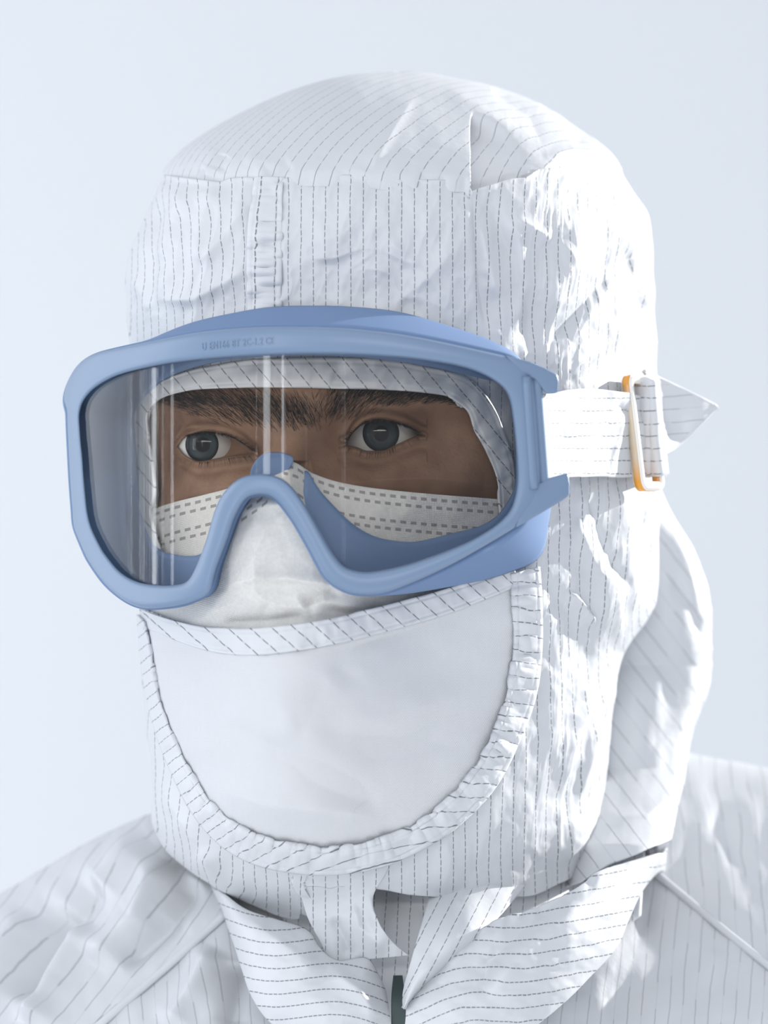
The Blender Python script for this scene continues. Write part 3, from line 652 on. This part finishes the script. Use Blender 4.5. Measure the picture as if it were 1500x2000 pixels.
# -------------------------------------------------------- the coverall
def suit_disp(px, py, ct):
    d = 2.6*fbm(px/190, py/170, 3, 101)+.5*fbm(px/50, py/90, 3, 105)
    for p, wl, wr, a in [([(215, 1720), (130, 1800), (40, 1960)], 40, 46, -7), ([(300, 1640), (215, 1720), (110, 1800)], 40, 34, 4), ([(180, 1800), (110, 1900), (60, 2010)], 26, 26, 5), ([(60, 1780), (10, 1880), (-60, 1960)], 34, 34, 4), ([(330, 1680), (280, 1800), (180, 1880)], 26, 30, 3.5), ([(390, 1720), (340, 1800), (240, 1890)], 20, 22, -3),
                         ([(1345, 1540), (1400, 1680), (1430, 1800)], 30, 34, 3.5), ([(1440, 1540), (1470, 1650), (1490, 1760)], 26, 30, 3), ([(1400, 1560), (1440, 1700)], 20, 24, -3), ([(1270, 1760), (1235, 1880), (1200, 2000)], 26, 30, -3.5), ([(1300, 1800), (1310, 2000)], 26, 30, 3), ([(1390, 1850), (1420, 2000)], 30, 30, 3),
                         ([(420, 1850), (380, 1930), (330, 2010)], 26, 26, 3), ([(470, 1880), (450, 2010)], 20, 24, -3)]:
        d = d+(2.6 if p[0][0] < 1000 else .55)*crease(px, py, p, wl*(.75 if a < -6 else 1), wr*(.75 if a < -6 else 1), a, .2)
    return d*sstep(-.2, .1, ct)
SEAM_L = [(440, 1785), (400, 1822), (330, 1885), (260, 1945), (190, 2005), (60, 2110), (-120, 2260), (-330, 2500), (-480, 2800)]
SEAM_R = [(1262, 1690), (1300, 1722), (1360, 1772), (1430, 1830), (1500, 1886), (1620, 1985), (1760, 2130), (1900, 2400), (1990, 2800)]
tauS = np.r_[np.linspace(-math.pi/2, math.pi/2, 520), np.linspace(math.pi/2, 1.5*math.pi, 122)[1:-1]]
lvS = np.r_[np.linspace(0.25, 6, 330)[:-1], np.linspace(6, 8, 20)]
Lg, Tg = np.meshgrid(lvS, tauS, indexing='ij'); SX, SY, SYd, SNX, SNY = torso(Lg, Tg); sd = suit_disp(SX, SY, np.cos(Tg))
def suit_pts(off):
    d = sd+off; return U(SX+d*SNX/.17*.5, SY-d*.35/.17*.5, SYd+d*SNY*.9)
def sleeve_zone(side):
    if side < 0: lim = np.interp(SX, [p[0] for p in SEAM_L[::-1]], [p[1] for p in SEAM_L[::-1]]); return (SY < lim) & (SX < 440) | (SX < -480)
    lim = np.interp(SX, *pts(SEAM_R)); return (SY < lim) & (SX > 1262) | (SX > 1990)
suit = grid('coverall', suit_pts(0), FABRIC_SUIT, person, UV=np.stack([(SX+(SY-1900)*.10*np.sign(SX-750))/26, SY*.17], -1), wrap=True, thick=.0006, keep=None)
suit['label'] = 'loose white pinstriped cleanroom coverall'
for sd_, uvd in ((-1, lambda: (SX*.75+SY*.55)/30), (1, lambda: (SX*.97-SY*.12)/27)):
    grid('sleeve', suit_pts(1.3), FABRIC_SUIT, suit, UV=np.stack([uvd(), SY*.17], -1), wrap=True, keep=sleeve_zone(sd_), thick=.0006)
# nearest-surface depth of the suit's front, for seams and collar roots
_f = (np.cos(Tg) > 0)
_bx, _by, _bY = SX[_f], SY[_f], SYd[_f]-sd[_f]*.9
def suit_front(x, y):
    out = []
    for a, b in zip(np.ravel(x), np.ravel(y)):
        d = (_bx-a)**2+(_by-b)**2; i = np.argpartition(d, 4)[:4]; out.append(_bY[i].mean())
    return np.array(out).reshape(np.shape(x))
for sp in (SEAM_L, SEAM_R):
    Q = resample(sp, 120); yy = suit_front(Q[:, 0], Q[:, 1])-1.6; yy = np.convolve(np.pad(yy, 4, 'edge'), np.ones(9)/9, 'valid')
    tube('sleeve_seam', U(Q[:, 0], Q[:, 1], yy), .0013, PLAIN, suit, 8, .6)
    off = 26*(1 if sp is SEAM_R else -1)
    Q2 = Q.copy(); Q2[:, 0] += off*.6; Q2[:, 1] -= 26*.8

# inner neck cloth in the shade behind the collar
def in_f(P, L, T):
    P[..., 2] += -14*np.sin(math.pi*L)+1.5*fbm(P[..., 0]/50, P[..., 1]/100, 2, 121); return P
inn = ruled([(430, 1660, 0), (600, 1690, -32), (760, 1690, -44), (900, 1690, -46), (1050, 1670, -26), (1150, 1640, 6), (1262, 1620, 0)], [(450, 1900, -14), (620, 1960, -40), (770, 2040, -52), (900, 2010, -56), (1060, 1930, -46), (1250, 1790, -22)], 160, 60, in_f)
grid('neck_lining', UU(inn), FABRIC, suit, UV=np.stack([(inn[..., 0]+(inn[..., 1]-1750)*.05)/24, inn[..., 1]*.17], -1), thick=.0006, flip=False)
# collar, right half
def colr_f(P, L, T):
    b = np.sin(math.pi*T)**.8
    P[..., 2] -= 9*b*(1-.4*L)
    x, y = P[..., 0], P[..., 1]
    P[..., 2] -= crease(x, y, [(1130, 1735), (1040, 1800), (960, 1880), (930, 1960)], 20, 36, -4)+crease(x, y, [(1160, 1740), (1080, 1810), (1000, 1880), (950, 1960)], 20, 30, 3)+.9*fbm(x/70, y/50, 3, 131)
    P[..., 2] -= 1.0*noise(x/16, T*4, 133)*sstep(.22, .0, T)
    return P
cr_top = [(800, 1938, -88), (850, 1892, -90), (900, 1850, -90), (970, 1800, -86), (1040, 1778, -80), (1120, 1742, -70), (1170, 1705, -58), (1225, 1688, -44), (1287, 1668, -22), (1294, 1662, 4), (1298, 1650, 30), (1262, 1640, 62)]
cr_bot = [(785, 2050, -92), (860, 2075, -96), (940, 2060, -98), (1030, 2010, -94), (1100, 1955, -86), (1150, 1905, -76), (1200, 1850, -64), (1222, 1800, -52), (1250, 1740, -34), (1284, 1700, 4), (1296, 1710, 30), (1262, 1720, 62)]
cP = ruled(cr_top, cr_bot, 260, 90, colr_f)
Lc = np.linspace(0, 1, 260)[None, :]*np.ones((90, 1)); Tc = np.linspace(0, 1, 90)[:, None]*np.ones((1, 260))
grid('collar', UU(cP), FABRIC_COLLAR, suit, UV=np.stack([(cP[..., 1]+(cP[..., 0]-1000)*.20+26*np.exp(-((cP[..., 0]-900)/90)**2))/25.5, cP[..., 0]*.17], -1), thick=.0008, flip=False)
# collar, left half
def coll_f(P, L, T):
    P[..., 2] -= 9*np.sin(math.pi*T)**.8
    x, y = P[..., 0], P[..., 1]
    P[..., 2] -= crease(x, y, [(480, 1790), (560, 1850), (640, 1900)], 22, 26, 3)+crease(x, y, [(640, 1890), (700, 1930), (740, 1990)], 16, 20, 3.5)+crease(x, y, [(700, 1900), (740, 1915), (752, 1940)], 12, 16, .8)+.9*fbm(x/70, y/50, 3, 141)
    return P
cl_top = [(404, 1722, -6), (430, 1738, -34), (480, 1775, -58), (540, 1795, -68), (600, 1815, -74), (625, 1850, -76), (660, 1875, -78), (715, 1870, -76), (738, 1900, -75), (752, 1930, -74), (757, 1950, -74)]
cl_bot = [(424, 1760, -2), (440, 1800, -30), (458, 1850, -52), (474, 1900, -64), (490, 1945, -72), (520, 1990, -80), (570, 2030, -86), (630, 2060, -92), (690, 2080, -88), (740, 2085, -84), (770, 2050, -80)]
lP = ruled(cl_top, cl_bot, 220, 90, coll_f)
grid('collar', UU(lP), FABRIC_COLLAR, suit, UV=np.stack([(lP[..., 1]-(lP[..., 0]-600)*.13-14*np.sin((lP[..., 0]-430)/52))/25, lP[..., 0]*.17], -1), thick=.0008)
# lapel: the strip inside the right collar half
def lap_f(P, L, T):
    P[..., 2] -= 6*np.sin(math.pi*T)+1.0*fbm(P[..., 0]/60, P[..., 1]/80, 2, 151); return P
lp = ruled([(852, 1695, -60), (838, 1750, -72), (820, 1815, -88), (800, 1885, -93), (787, 1935, -93), (786, 1968, -92)], [(1050, 1695, -48), (1010, 1750, -64), (955, 1812, -84), (880, 1880, -93), (830, 1925, -95), (790, 1972, -94)], 110, 50, lap_f)
lT = np.linspace(0, 1, 50)[:, None]*np.ones((1, 110))
grid('collar_facing', UU(lp), FABRIC, suit, UV=np.stack([(lp[..., 0]*.89+lp[..., 1]*.46)/24, lp[..., 1]*.17], -1), thick=.0008, flip=False)
zp = ruled([(768, 1905, -66), (764, 1960, -80), (766, 2080, -84)], [(786, 1905, -66), (792, 1960, -80), (796, 2080, -84)], 40, 10)
grid('zip_tape', UU(zp), ZIP, suit, thick=.001, flip=False)

# -------------------------------------------------------- surgical mask
def make_mask():
    ntop = [(276, 1018), (292, 1000), (330, 984), (400, 966), (450, 952), (500, 922), (540, 896), (575, 903), (610, 924), (660, 941), (720, 952), (800, 961), (880, 968), (960, 974), (1020, 980)]
    top = pch(*pts(ntop)); x = np.linspace(276, 1020, 330); t = np.linspace(0, 1, 190); X, T = np.meshgrid(x, t)
    bot = pch([276, 350, 500, 700, 900, 1020], [1180, 1260, 1300, 1290, 1220, 1150])
    Yt = top(X); py = Yt+T*(bot(X)-Yt)
    b = hood_front(X, py, 18)
    nx = np.interp(py, [890, 930, 1000, 1060, 1150, 1300], [548, 542, 528, 515, 520, 540]); amp = np.interp(py, [880, 920, 1000, 1060, 1110, 1150, 1300], [11, 14, 19, 22, 21, 14, 10]); wd = np.interp(py, [890, 960, 1060, 1150, 1300], [56, 62, 82, 130, 180])
    Y = b-amp*np.exp(-(np.abs(X-nx)/wd)**2.0)*1.0-2.2
    Y = Y-3.5*np.exp(-((X-420)/90)**2-((py-990)/55)**2)-4*np.exp(-((X-800)/130)**2-((py-985)/60)**2)
    Y = np.maximum(Y, -121.5)
    hem = np.interp(X, [272, 300, 345, 400, 470, 540, 640, 760, 880, 985, 1050], [1189, 1200, 1213, 1224, 1227, 1223, 1209, 1180, 1147, 1112, 1090])
    Y = np.maximum(Y, hood_front(X, py)-1.4-10*sstep(-4, 80, hem-py))
    for p, wl, wr, a in [([(430, 1080), (455, 1050), (470, 1010)], 14, 14, 0.01), ([(425, 1165), (455, 1138), (500, 1130), (560, 1130), (640, 1142), (720, 1160)], 22, 8, 2.2), ([(410, 1205), (425, 1170), (470, 1135)], 16, 16, 1.6), ([(590, 1185), (630, 1160), (660, 1140)], 18, 14, -2.5), ([(470, 1130), (478, 1160), (520, 1190)], 10, 18, 1.4), ([(620, 1180), (680, 1200), (760, 1190)], 14, 18, -1.6), ([(430, 1215), (520, 1212), (600, 1200)], 12, 18, -2.0), ([(480, 1000), (520, 985), (570, 985)], 8, 10, .8)]:
        Y = Y-1.5*crease(X, py, p, wl, wr, a)
    Y = Y-.5*fbm(X/60, py/60, 3, 201)
    al = X*.17*1.1
    o = grid('surgical_mask', U(X, py, Y), MASK, None, UV=np.stack([al, (py-Yt)*.17], -1), thick=.0008)
    tag(o, 'white pleated surgical mask with embossed dashes worn over nose and cheeks under the goggles', 'face mask')
    e = ruled([(*p, 0) for p in ntop], [(p[0], p[1]+7, 0) for p in ntop], 200, 6)
    ey, ex = e[..., 1], e[..., 0]
    return o
make_mask()

# -------------------------------------------------------- safety goggles
G0, GPX, GPSI, GW, GD = -127.0, 512.0, math.radians(25), 92.0, 42.0
_xh = np.linspace(-140, 140, 801); _ff = -GD*(_xh/GW)**2
_gx = GPX+(_xh*math.cos(GPSI)-_ff*math.sin(GPSI))/.17; _gY = G0-(_ff*math.cos(GPSI)+_xh*math.sin(GPSI))
_ok = np.r_[True, np.diff(_gx) > 0]
def gog(px): return np.interp(px, _gx[_ok], _gY[_ok])
goggles = bpy.data.objects.new('safety_goggles', None); C.objects.link(goggles); goggles.location = (0, 0, 0)
tag(goggles, 'blue-framed clear safety goggles strapped over the white hood', 'goggles')

# matched outlines: (outer of the front frame, inner = lens edge, where the skirt meets the face outside, flange inside)
SEGS = [  # each: outer, inner, back outer, back inner
 ([(131.5, 797), (124.5, 783), (126, 765), (131.5, 748), (152, 713), (184, 692), (228, 681), (275, 671)], [(156, 830), (155, 815), (157, 800), (163, 783), (184, 758.5), (219, 737.5), (245, 728), (275, 720.5)],
  [(236, 830), (238, 800), (242, 780), (248, 760), (258, 735), (270, 710), (285, 690), (303, 668)], [(262, 835), (262, 815), (264, 800), (268, 790), (275, 780), (285, 768), (295, 758), (306, 746)]),
 ([(275, 671), (380, 650), (485, 639.5), (590, 638), (695, 643), (800, 656), (905, 677), (1003, 699)], [(275, 720.5), (331, 709.5), (415, 700), (500, 694.5), (600, 691.5), (695, 693), (800, 700), (880, 711.5)],
  [(303, 668), (365, 640), (420, 624), (500, 608), (575, 602), (690, 604), (800, 618), (940, 664)], [(306, 746), (340, 729), (400, 711), (480, 699), (590, 694), (695, 697), (800, 709), (890, 726)]),
 ([(1003, 699), (1030, 712), (1044, 735), (1050, 780), (1054, 850), (1058, 930), (1052, 975), (1010, 1028)], [(880, 711.5), (926, 723.5), (968, 744.5), (991, 768), (1001, 810), (1009, 890), (1010, 950), (999.5, 993)],
  [(940, 664), (1000, 695), (1040, 740), (1060, 800), (1068, 880), (1072, 960), (1070, 1010), (1064, 1058)], [(890, 726), (940, 738), (989, 753), (1003, 800), (1010, 860), (1012, 920), (1008, 960), (978, 1007)]),
 ([(1010, 1028), (940, 1070), (870, 1108.5), (800, 1140), (751, 1157.5), (716, 1161), (681, 1157.5), (653, 1143.5)], [(999.5, 993), (975, 1021), (926, 1052.5), (870, 1077), (800, 1101.5), (751, 1113), (709, 1117.6), (672, 1108)],
  [(1064, 1058), (1050, 1088), (1010, 1109), (940, 1130), (856, 1144), (780, 1153), (710, 1153), (668, 1130)], [(978, 1007), (942, 1028), (890, 1041), (827, 1056), (786, 1058), (739, 1050), (708, 1036), (682, 1018)]),
 ([(653, 1143.5), (632, 1122.5), (604, 1070), (576, 1021), (561, 1000), (548, 983), (538, 973), (527, 967)], [(672, 1108), (656, 1089), (639, 1063), (604, 1000), (588, 975), (572, 953), (555, 937), (536, 929)],
  [(668, 1130), (645, 1100), (615, 1050), (585, 1000), (570, 975), (558, 960), (550, 950), (544, 944)], [(682, 1018), (656, 992), (640, 975), (625, 958), (612, 938), (600, 917), (585, 928), (566, 946)]),
 ([(527, 967), (517, 965), (506, 965), (495, 967), (485, 970.6), (478, 977), (471, 986)], [(536, 929), (520, 926.5), (506, 926), (492, 927), (478, 930), (465, 936), (453.5, 944)],
  [(544, 944), (535, 942), (522, 942), (508, 946), (496, 954), (490, 964), (484, 978)], [(566, 946), (550, 950), (530, 950), (510, 952), (492, 956), (478, 962), (468, 970)]),
 ([(471, 986), (457, 1014), (443, 1056), (422, 1112), (415, 1140), (411, 1154), (401, 1164.5)], [(453.5, 944), (432.5, 968.5), (418.5, 1000), (404.5, 1049), (393, 1082), (387, 1098), (378, 1117)],
  [(484, 978), (470, 1010), (456, 1056), (436, 1105), (428, 1125), (421, 1142), (411, 1154)], [(468, 970), (450, 985), (435, 1010), (420, 1045), (408, 1065), (398, 1078), (385, 1085)]),
 ([(401, 1164.5), (366, 1178.5), (324, 1186), (282, 1187.6), (247, 1175), (205, 1140), (170, 1091)], [(378, 1117), (366, 1136), (345, 1142.5), (310, 1143.5), (268, 1136.5), (233, 1115.5), (201.5, 1077)],
  [(411, 1154), (380, 1166), (340, 1168), (300, 1164), (275, 1145), (256, 1110), (250, 1075)], [(385, 1085), (365, 1086), (345, 1085), (325, 1081), (307, 1075), (292, 1060), (285, 1045)]),
 ([(170, 1091), (149, 1042), (143, 1024), (142, 1000), (138, 950), (135, 895), (132, 830), (131.5, 797)], [(201.5, 1077), (180.5, 1035), (172, 1005), (168.6, 979), (164, 930), (161.6, 895), (158, 860), (156, 830)],
  [(250, 1075), (246, 1040), (244, 1010), (243, 980), (240, 940), (238, 900), (236, 860), (236, 830)], [(285, 1045), (276, 1015), (272, 990), (270, 965), (268, 930), (267, 895), (264, 860), (262, 835)])]
NSEG = [34, 60, 44, 50, 36, 24, 36, 44, 44]
def loops():
    out = [[], [], [], []]
    for s, n in zip(SEGS, NSEG):
        for k in range(4): out[k].append(resample([(*p, 0) for p in s[k]], n+1)[:-1, :2])
    L = [np.concatenate(o) for o in out]
    for q in range(3):                                   # gentle smoothing of the joins
        for k in range(4): L[k] = .25*np.roll(L[k], 1, 0)+.5*L[k]+.25*np.roll(L[k], -1, 0)
    return L
OUT, INN, BO, BI = loops()
def make_frame():
    prof = [(0.00, 5.0), (0.0, 1.6), (0.02, .5), (0.07, -.35), (0.15, -.9), (0.3, -1.25), (0.5, -1.35), (0.7, -1.25), (0.84, -.9), (0.93, -.3), (0.985, .6), (1.0, 1.7), (1.0, 4), (1.0, 7.5), (.96, 8.0), (0.5, 8.0), (0.08, 8.0)]
    P = []
    for f, dz in prof:
        q = INN*(1-f)+OUT*f; P.append(U(q[:, 0], q[:, 1], gog(INN[:, 0]*(1-f)+OUT[:, 0]*f)+dz))
    P.append(P[0]); P = np.array(P)
    return grid('frame', P, FRAME, goggles, wrap=True, flip=True)
frame = make_frame()
frame['label'] = 'matt blue plastic frame'
def prism(name, poly, front, back, m, parent, bev=.0012, seg=3):
    bm = bmesh.new(); A = [bm.verts.new(U(x, y, front(x, y))) for x, y in poly]; B = [bm.verts.new(U(x, y, back(x, y))) for x, y in poly]; n = len(poly)
    bm.faces.new(A); bm.faces.new(B[::-1])
    for i in range(n): bm.faces.new((A[i], A[(i+1) % n], B[(i+1) % n], B[i]))
    bmesh.ops.recalc_face_normals(bm, faces=bm.faces[:])
    bmesh.ops.bevel(bm, geom=bm.edges[:], offset=bev, segments=seg, profile=.6, affect='EDGES', clamp_overlap=True)
    me = bpy.data.meshes.new(name); bm.to_mesh(me); bm.free(); return link(name, me, m, parent)
lug = prism('strap_lug', [(985, 693), (1035, 706), (1066, 719), (1089, 731), (1092, 745), (1090, 768), (1066, 770), (1046, 742), (1015, 728)], lambda x, y: gog(x)-1.0, lambda x, y: gog(x)+9, FRAME, goggles)
prism('strap_lug', [(1046, 948), (1070, 934), (1110, 923), (1113, 945), (1113, 967), (1101, 976), (1056, 1003), (1005, 1032), (1015, 1000)], lambda x, y: gog(x)-1.0, lambda x, y: gog(x)+9, FRAME, goggles)
tube('strap_bar', U(np.linspace(1047, 1063, 12), np.linspace(738, 955, 12), gog(np.linspace(1047, 1063, 12))+1.0), .0016, FRAME, goggles, 12)
tube('post_ridge', U(np.linspace(1027, 1042, 12), np.linspace(736, 955, 12), gog(np.linspace(1027, 1042, 12))-.8), .0014, FRAME, frame, 12)
def make_skirt():
    face_y = lambda p: np.minimum(hood_front(p[:, 0], p[:, 1])-4.5, 40)
    A = .12*INN+.88*OUT; ya = gog(A[:, 0])+6; P = []
    yb = np.maximum(face_y(BO), ya+4)
    yi = np.maximum(np.minimum(face_y(BI)-1.5, 40), gog(BI[:, 0])+10)
    for t in np.linspace(0, 1, 9):
        q = A*(1-t)+BO*t; b = .25*math.sin(math.pi*t); P.append(U(q[:, 0], q[:, 1], ya*(1-t)+yb*t))
    for t in np.linspace(0, 1, 9)[1:]:
        q = BO*(1-t)+BI*t; y = yb*(1-t)+yi*t
        y = np.where(t < 1, np.minimum(y, np.maximum(face_y(q)-1.5, gog(q[:, 0])+9)), y); P.append(U(q[:, 0], q[:, 1], y))
    return grid('face_skirt', np.array(P), SKIRT, goggles, wrap=True, thick=.0014, flip=True)
make_skirt()
# nose saddle of the skirt showing above the bridge
nb = ruled([(487, 935, -112), (492, 912, -113), (505, 895, -113.5), (525, 887, -114)], [(556, 945, -113), (560, 925, -113.5), (573, 896, -113.5), (545, 886, -114)], 40, 24, lambda P, L, T: P)
grid('nose_saddle', UU(nb), SKIRT, goggles, thick=.0014)
# lens
def make_lens():
    top = [p for p in INN if True]
    x = np.linspace(150, 1016, 260)
    A = resample([(p[0], p[1], 0) for p in [(147, 800), (152, 785), (163, 776), (184, 752), (219, 731), (261, 717), (331, 703), (415, 694), (485, 689), (590, 685), (695, 686), (800, 693), (880, 705), (926, 717), (968, 738), (995, 765), (1010, 800)]], 400)
    B = resample([(p[0], p[1], 0) for p in [(147, 830), (152, 900), (160, 985), (174, 1038), (196, 1081), (229, 1120), (266, 1142), (310, 1150), (352, 1147), (374, 1138), (393, 1100), (411, 1052), (425, 1002), (438, 972), (456, 948), (480, 936), (506, 933), (533, 935), (550, 943), (570, 962), (599, 1004), (634, 1067), (656, 1099), (679, 1117), (709, 1124), (751, 1119), (802, 1107), (874, 1082), (932, 1057), (980, 1025), (1006, 995), (1012, 940)]], 400)
    ta = np.interp(x, A[:, 0], A[:, 1]); tb = np.interp(x, B[:, 0], B[:, 1]); t = np.linspace(0, 1, 60)[:, None]
    py = ta*(1-t)+tb*t; px = x[None]*np.ones_like(t)
    Pf = U(px, py, gog(px)+2.6); Pb = U(px, py, gog(px)+4.2)
    V = np.concatenate([Pf.reshape(-1, 3), Pb.reshape(-1, 3)]); F = grid_faces(60, 260, flip=True); n = 60*260
    e = [i for i in range(260)]+[r*260+259 for r in range(1, 60)]+[59*260+i for i in range(258, -1, -1)]+[r*260 for r in range(58, 0, -1)]
    Fs = [(e[i], e[(i+1) % len(e)], e[(i+1) % len(e)]+n, e[i]+n) for i in range(len(e))]
    me = raw('lens', V, np.concatenate([F, F[:, ::-1]+n, np.array(Fs)])); o = link('lens', me, LENS, goggles); return o
lens = make_lens(); lens['label'] = 'clear curved lens with vertical reflections'
# moulded lettering on the top bar
def lettering(text, x0, x1, y0, y1):
    cu = bpy.data.curves.new('lettering', 'FONT'); cu.body = text; cu.size = 1; cu.extrude = .02; cu.space_character = 1.15
    t = bpy.data.objects.new('lettering', cu); C.objects.link(t); dg = bpy.context.evaluated_depsgraph_get()
    me = bpy.data.meshes.new_from_object(t.evaluated_get(dg)); bpy.data.objects.remove(t); bpy.data.curves.remove(cu)
    V = np.zeros(len(me.vertices)*3); me.vertices.foreach_get('co', V); V = V.reshape(-1, 3); L = V[:, 0].max()
    sx = (x1-x0)/L; h = 14.5
    px = x0+V[:, 0]*sx; base = y0+(y1-y0)*(V[:, 0]/L)-9*np.sin(0)
    f = (px-x0)/(x1-x0); base = y0+(y1-y0)*(1-(1-f)**1.35)
    py = base-V[:, 1]*h/.72; Y = gog(px)-1.35-np.where(V[:, 2] > 0, .16, -.5)
    me.vertices.foreach_set('co', U(px, py, Y).astype(np.float32).ravel()); me.update()
    o = link('lettering', me, FRAME, frame, smooth=False)
    return o
lettering('U EN166 BT 2C-1.2 CE', 394, 534, 684, 672)

# strap, buckle and loose end
def strap_f(P, L, T):
    x, y = P[..., 0], P[..., 1]
    P[..., 2] -= .9*(ridged(x/38+y/110, y/80, 2, 301)-.8)+crease(x, y, [(1085, 772), (1115, 800), (1090, 850)], 14, 20, 2.0)+crease(x, y, [(1100, 860), (1120, 810), (1160, 780)], 10, 18, 1.6)+crease(x, y, [(1195, 790), (1210, 800), (1225, 800)], 10, 12, -2.6)
    return P
st = ruled([(1044, 771, gog(1044)+1), (1075, 768, -112), (1110, 761, -96), (1160, 759, -71), (1200, 764, -59), (1235, 770, -48), (1256, 776, -42)], [(1056, 936, gog(1056)+1), (1080, 934, -112), (1115, 932, -94), (1165, 931, -70), (1205, 932, -57), (1245, 931, -45), (1266, 928, -38)], 160, 60, strap_f)
strap = grid('strap', UU(st), FABRIC_COLLAR, goggles, UV=np.stack([(st[..., 1]-768)/24.5+.1, st[..., 0]*.17], -1), thick=.0012, flip=False)
strap['label'] = 'white pinstriped cloth strap'
def strap_back():                      # the strap carries on around the back of the hood to the other end of the frame
    # Y behind the head; runs from the buckle round the back to the left end of the frame
    tau = np.linspace(1.42, 2*math.pi-1.75, 140); py = np.linspace(775, 930, 14)[:, None]*np.ones((1, 140)); T = tau[None]*np.ones((14, 1))
    px, Y, nx, ny = ring(py, T, -14)
    k = sstep(.90, 1.0, np.linspace(0, 1, 140))[None]
    px = px*(1-k)+136*k; Y = Y*(1-k)+(gog(136.0)+7)*k
    return grid('strap_band', U(px, py, Y), FABRIC_COLLAR, strap, UV=np.stack([(py-768)/24.5+.1, T*90], -1), thick=.0012)
strap_back()
lo = ruled([(1240, 745, -41), (1260, 735, -44), (1276, 745, -44), (1284, 770, -28)], [(1262, 930, -40), (1283, 930, -43), (1294, 928, -40), (1299, 926, -24)], 40, 60, lambda P, L, T: np.stack([P[..., 0], P[..., 1], P[..., 2]-2.0*noise(P[..., 0]/14, P[..., 1]/50, 311)], -1))
grid('strap_fold', UU(lo), FABRIC_COLLAR, strap, UV=np.stack([(lo[..., 1]-768)/24.5+.1, lo[..., 0]*.17], -1), thick=.0012, flip=False)
tl = ruled([(1256, 725, -34), (1300, 746, -26), (1350, 770, -20), (1392, 791, -16), (1398, 796, -16)], [(1290, 889, -34), (1320, 872, -26), (1360, 834, -20), (1394, 800, -16), (1399, 797, -16)], 90, 40, lambda P, L, T: np.stack([P[..., 0], P[..., 1], P[..., 2]-1.5*noise(P[..., 0]/40, P[..., 1]/40, 313)], -1))
tail = grid('strap_tail', UU(tl), FABRIC_SOFT, goggles, UV=np.stack([(tl[..., 1]+(tl[..., 0]-1250)*.08-768)/24.5, tl[..., 0]*.17], -1), thick=.0008, flip=False)
tail['label'] = 'pointed loose strap end'
hm = np.concatenate([tl[0], tl[-1][::-1]]); hm[:, 2] -= .2; tube('strap_hem', UU(hm[1:-1]), .0008, PLAIN, tail, 6)
def make_buckle():
    w_, h_, r, n = .0085, .0186, .0035, 8; path = []
    for cx, cz, a0 in ((w_-r, h_-r, 0), (-(w_-r), h_-r, math.pi/2), (-(w_-r), -(h_-r), math.pi), (w_-r, -(h_-r), 1.5*math.pi)):
        for a in np.linspace(a0, a0+math.pi/2, n): path.append((cx+r*math.cos(a), cz+r*math.sin(a), math.cos(a), math.sin(a)))
    bm = bmesh.new(); ringv = []
    tk, hz = .0029, .0017
    for x, z, nx_, nz_ in path:
        ringv.append([bm.verts.new((x, -hz, z)), bm.verts.new((x, hz, z)), bm.verts.new((x-nx_*tk, hz, z-nz_*tk)), bm.verts.new((x-nx_*tk, -hz, z-nz_*tk))])
    N_ = len(ringv)
    for i in range(N_):
        a, b = ringv[i], ringv[(i+1) % N_]
        for k in range(4):
            f = bm.faces.new((a[k], b[k], b[(k+1) % 4], a[(k+1) % 4])); f.material_index = 1 if k in (0, 2) else 0
    bmesh.ops.recalc_face_normals(bm, faces=bm.faces[:])
    ed = [e for e in bm.edges if len(e.link_faces) == 2 and e.calc_face_angle(0) > 1.0]
    bmesh.ops.bevel(bm, geom=ed, offset=.00045, segments=3, affect='EDGES')
    ax = Vector((.50, .86, 0)).normalized(); up = Vector((.155, 0, -1)).normalized()*-1; up = (up-ax*up.dot(ax)).normalized(); nn = up.cross(ax).normalized()
    if nn.y > 0: nn = -nn
    R = Matrix((ax, -nn, up)).transposed().to_4x4(); R.translation = Vector(U(1256, 846, -45))
    bmesh.ops.transform(bm, matrix=R, verts=bm.verts[:]); bmesh.ops.recalc_face_normals(bm, faces=bm.faces[:])
    me = bpy.data.meshes.new('buckle'); bm.to_mesh(me); bm.free(); o = link('buckle', me, [WHITE_P, AMBER], goggles)
    o['label'] = 'cream plastic loop buckle with amber edges'; return o
make_buckle()
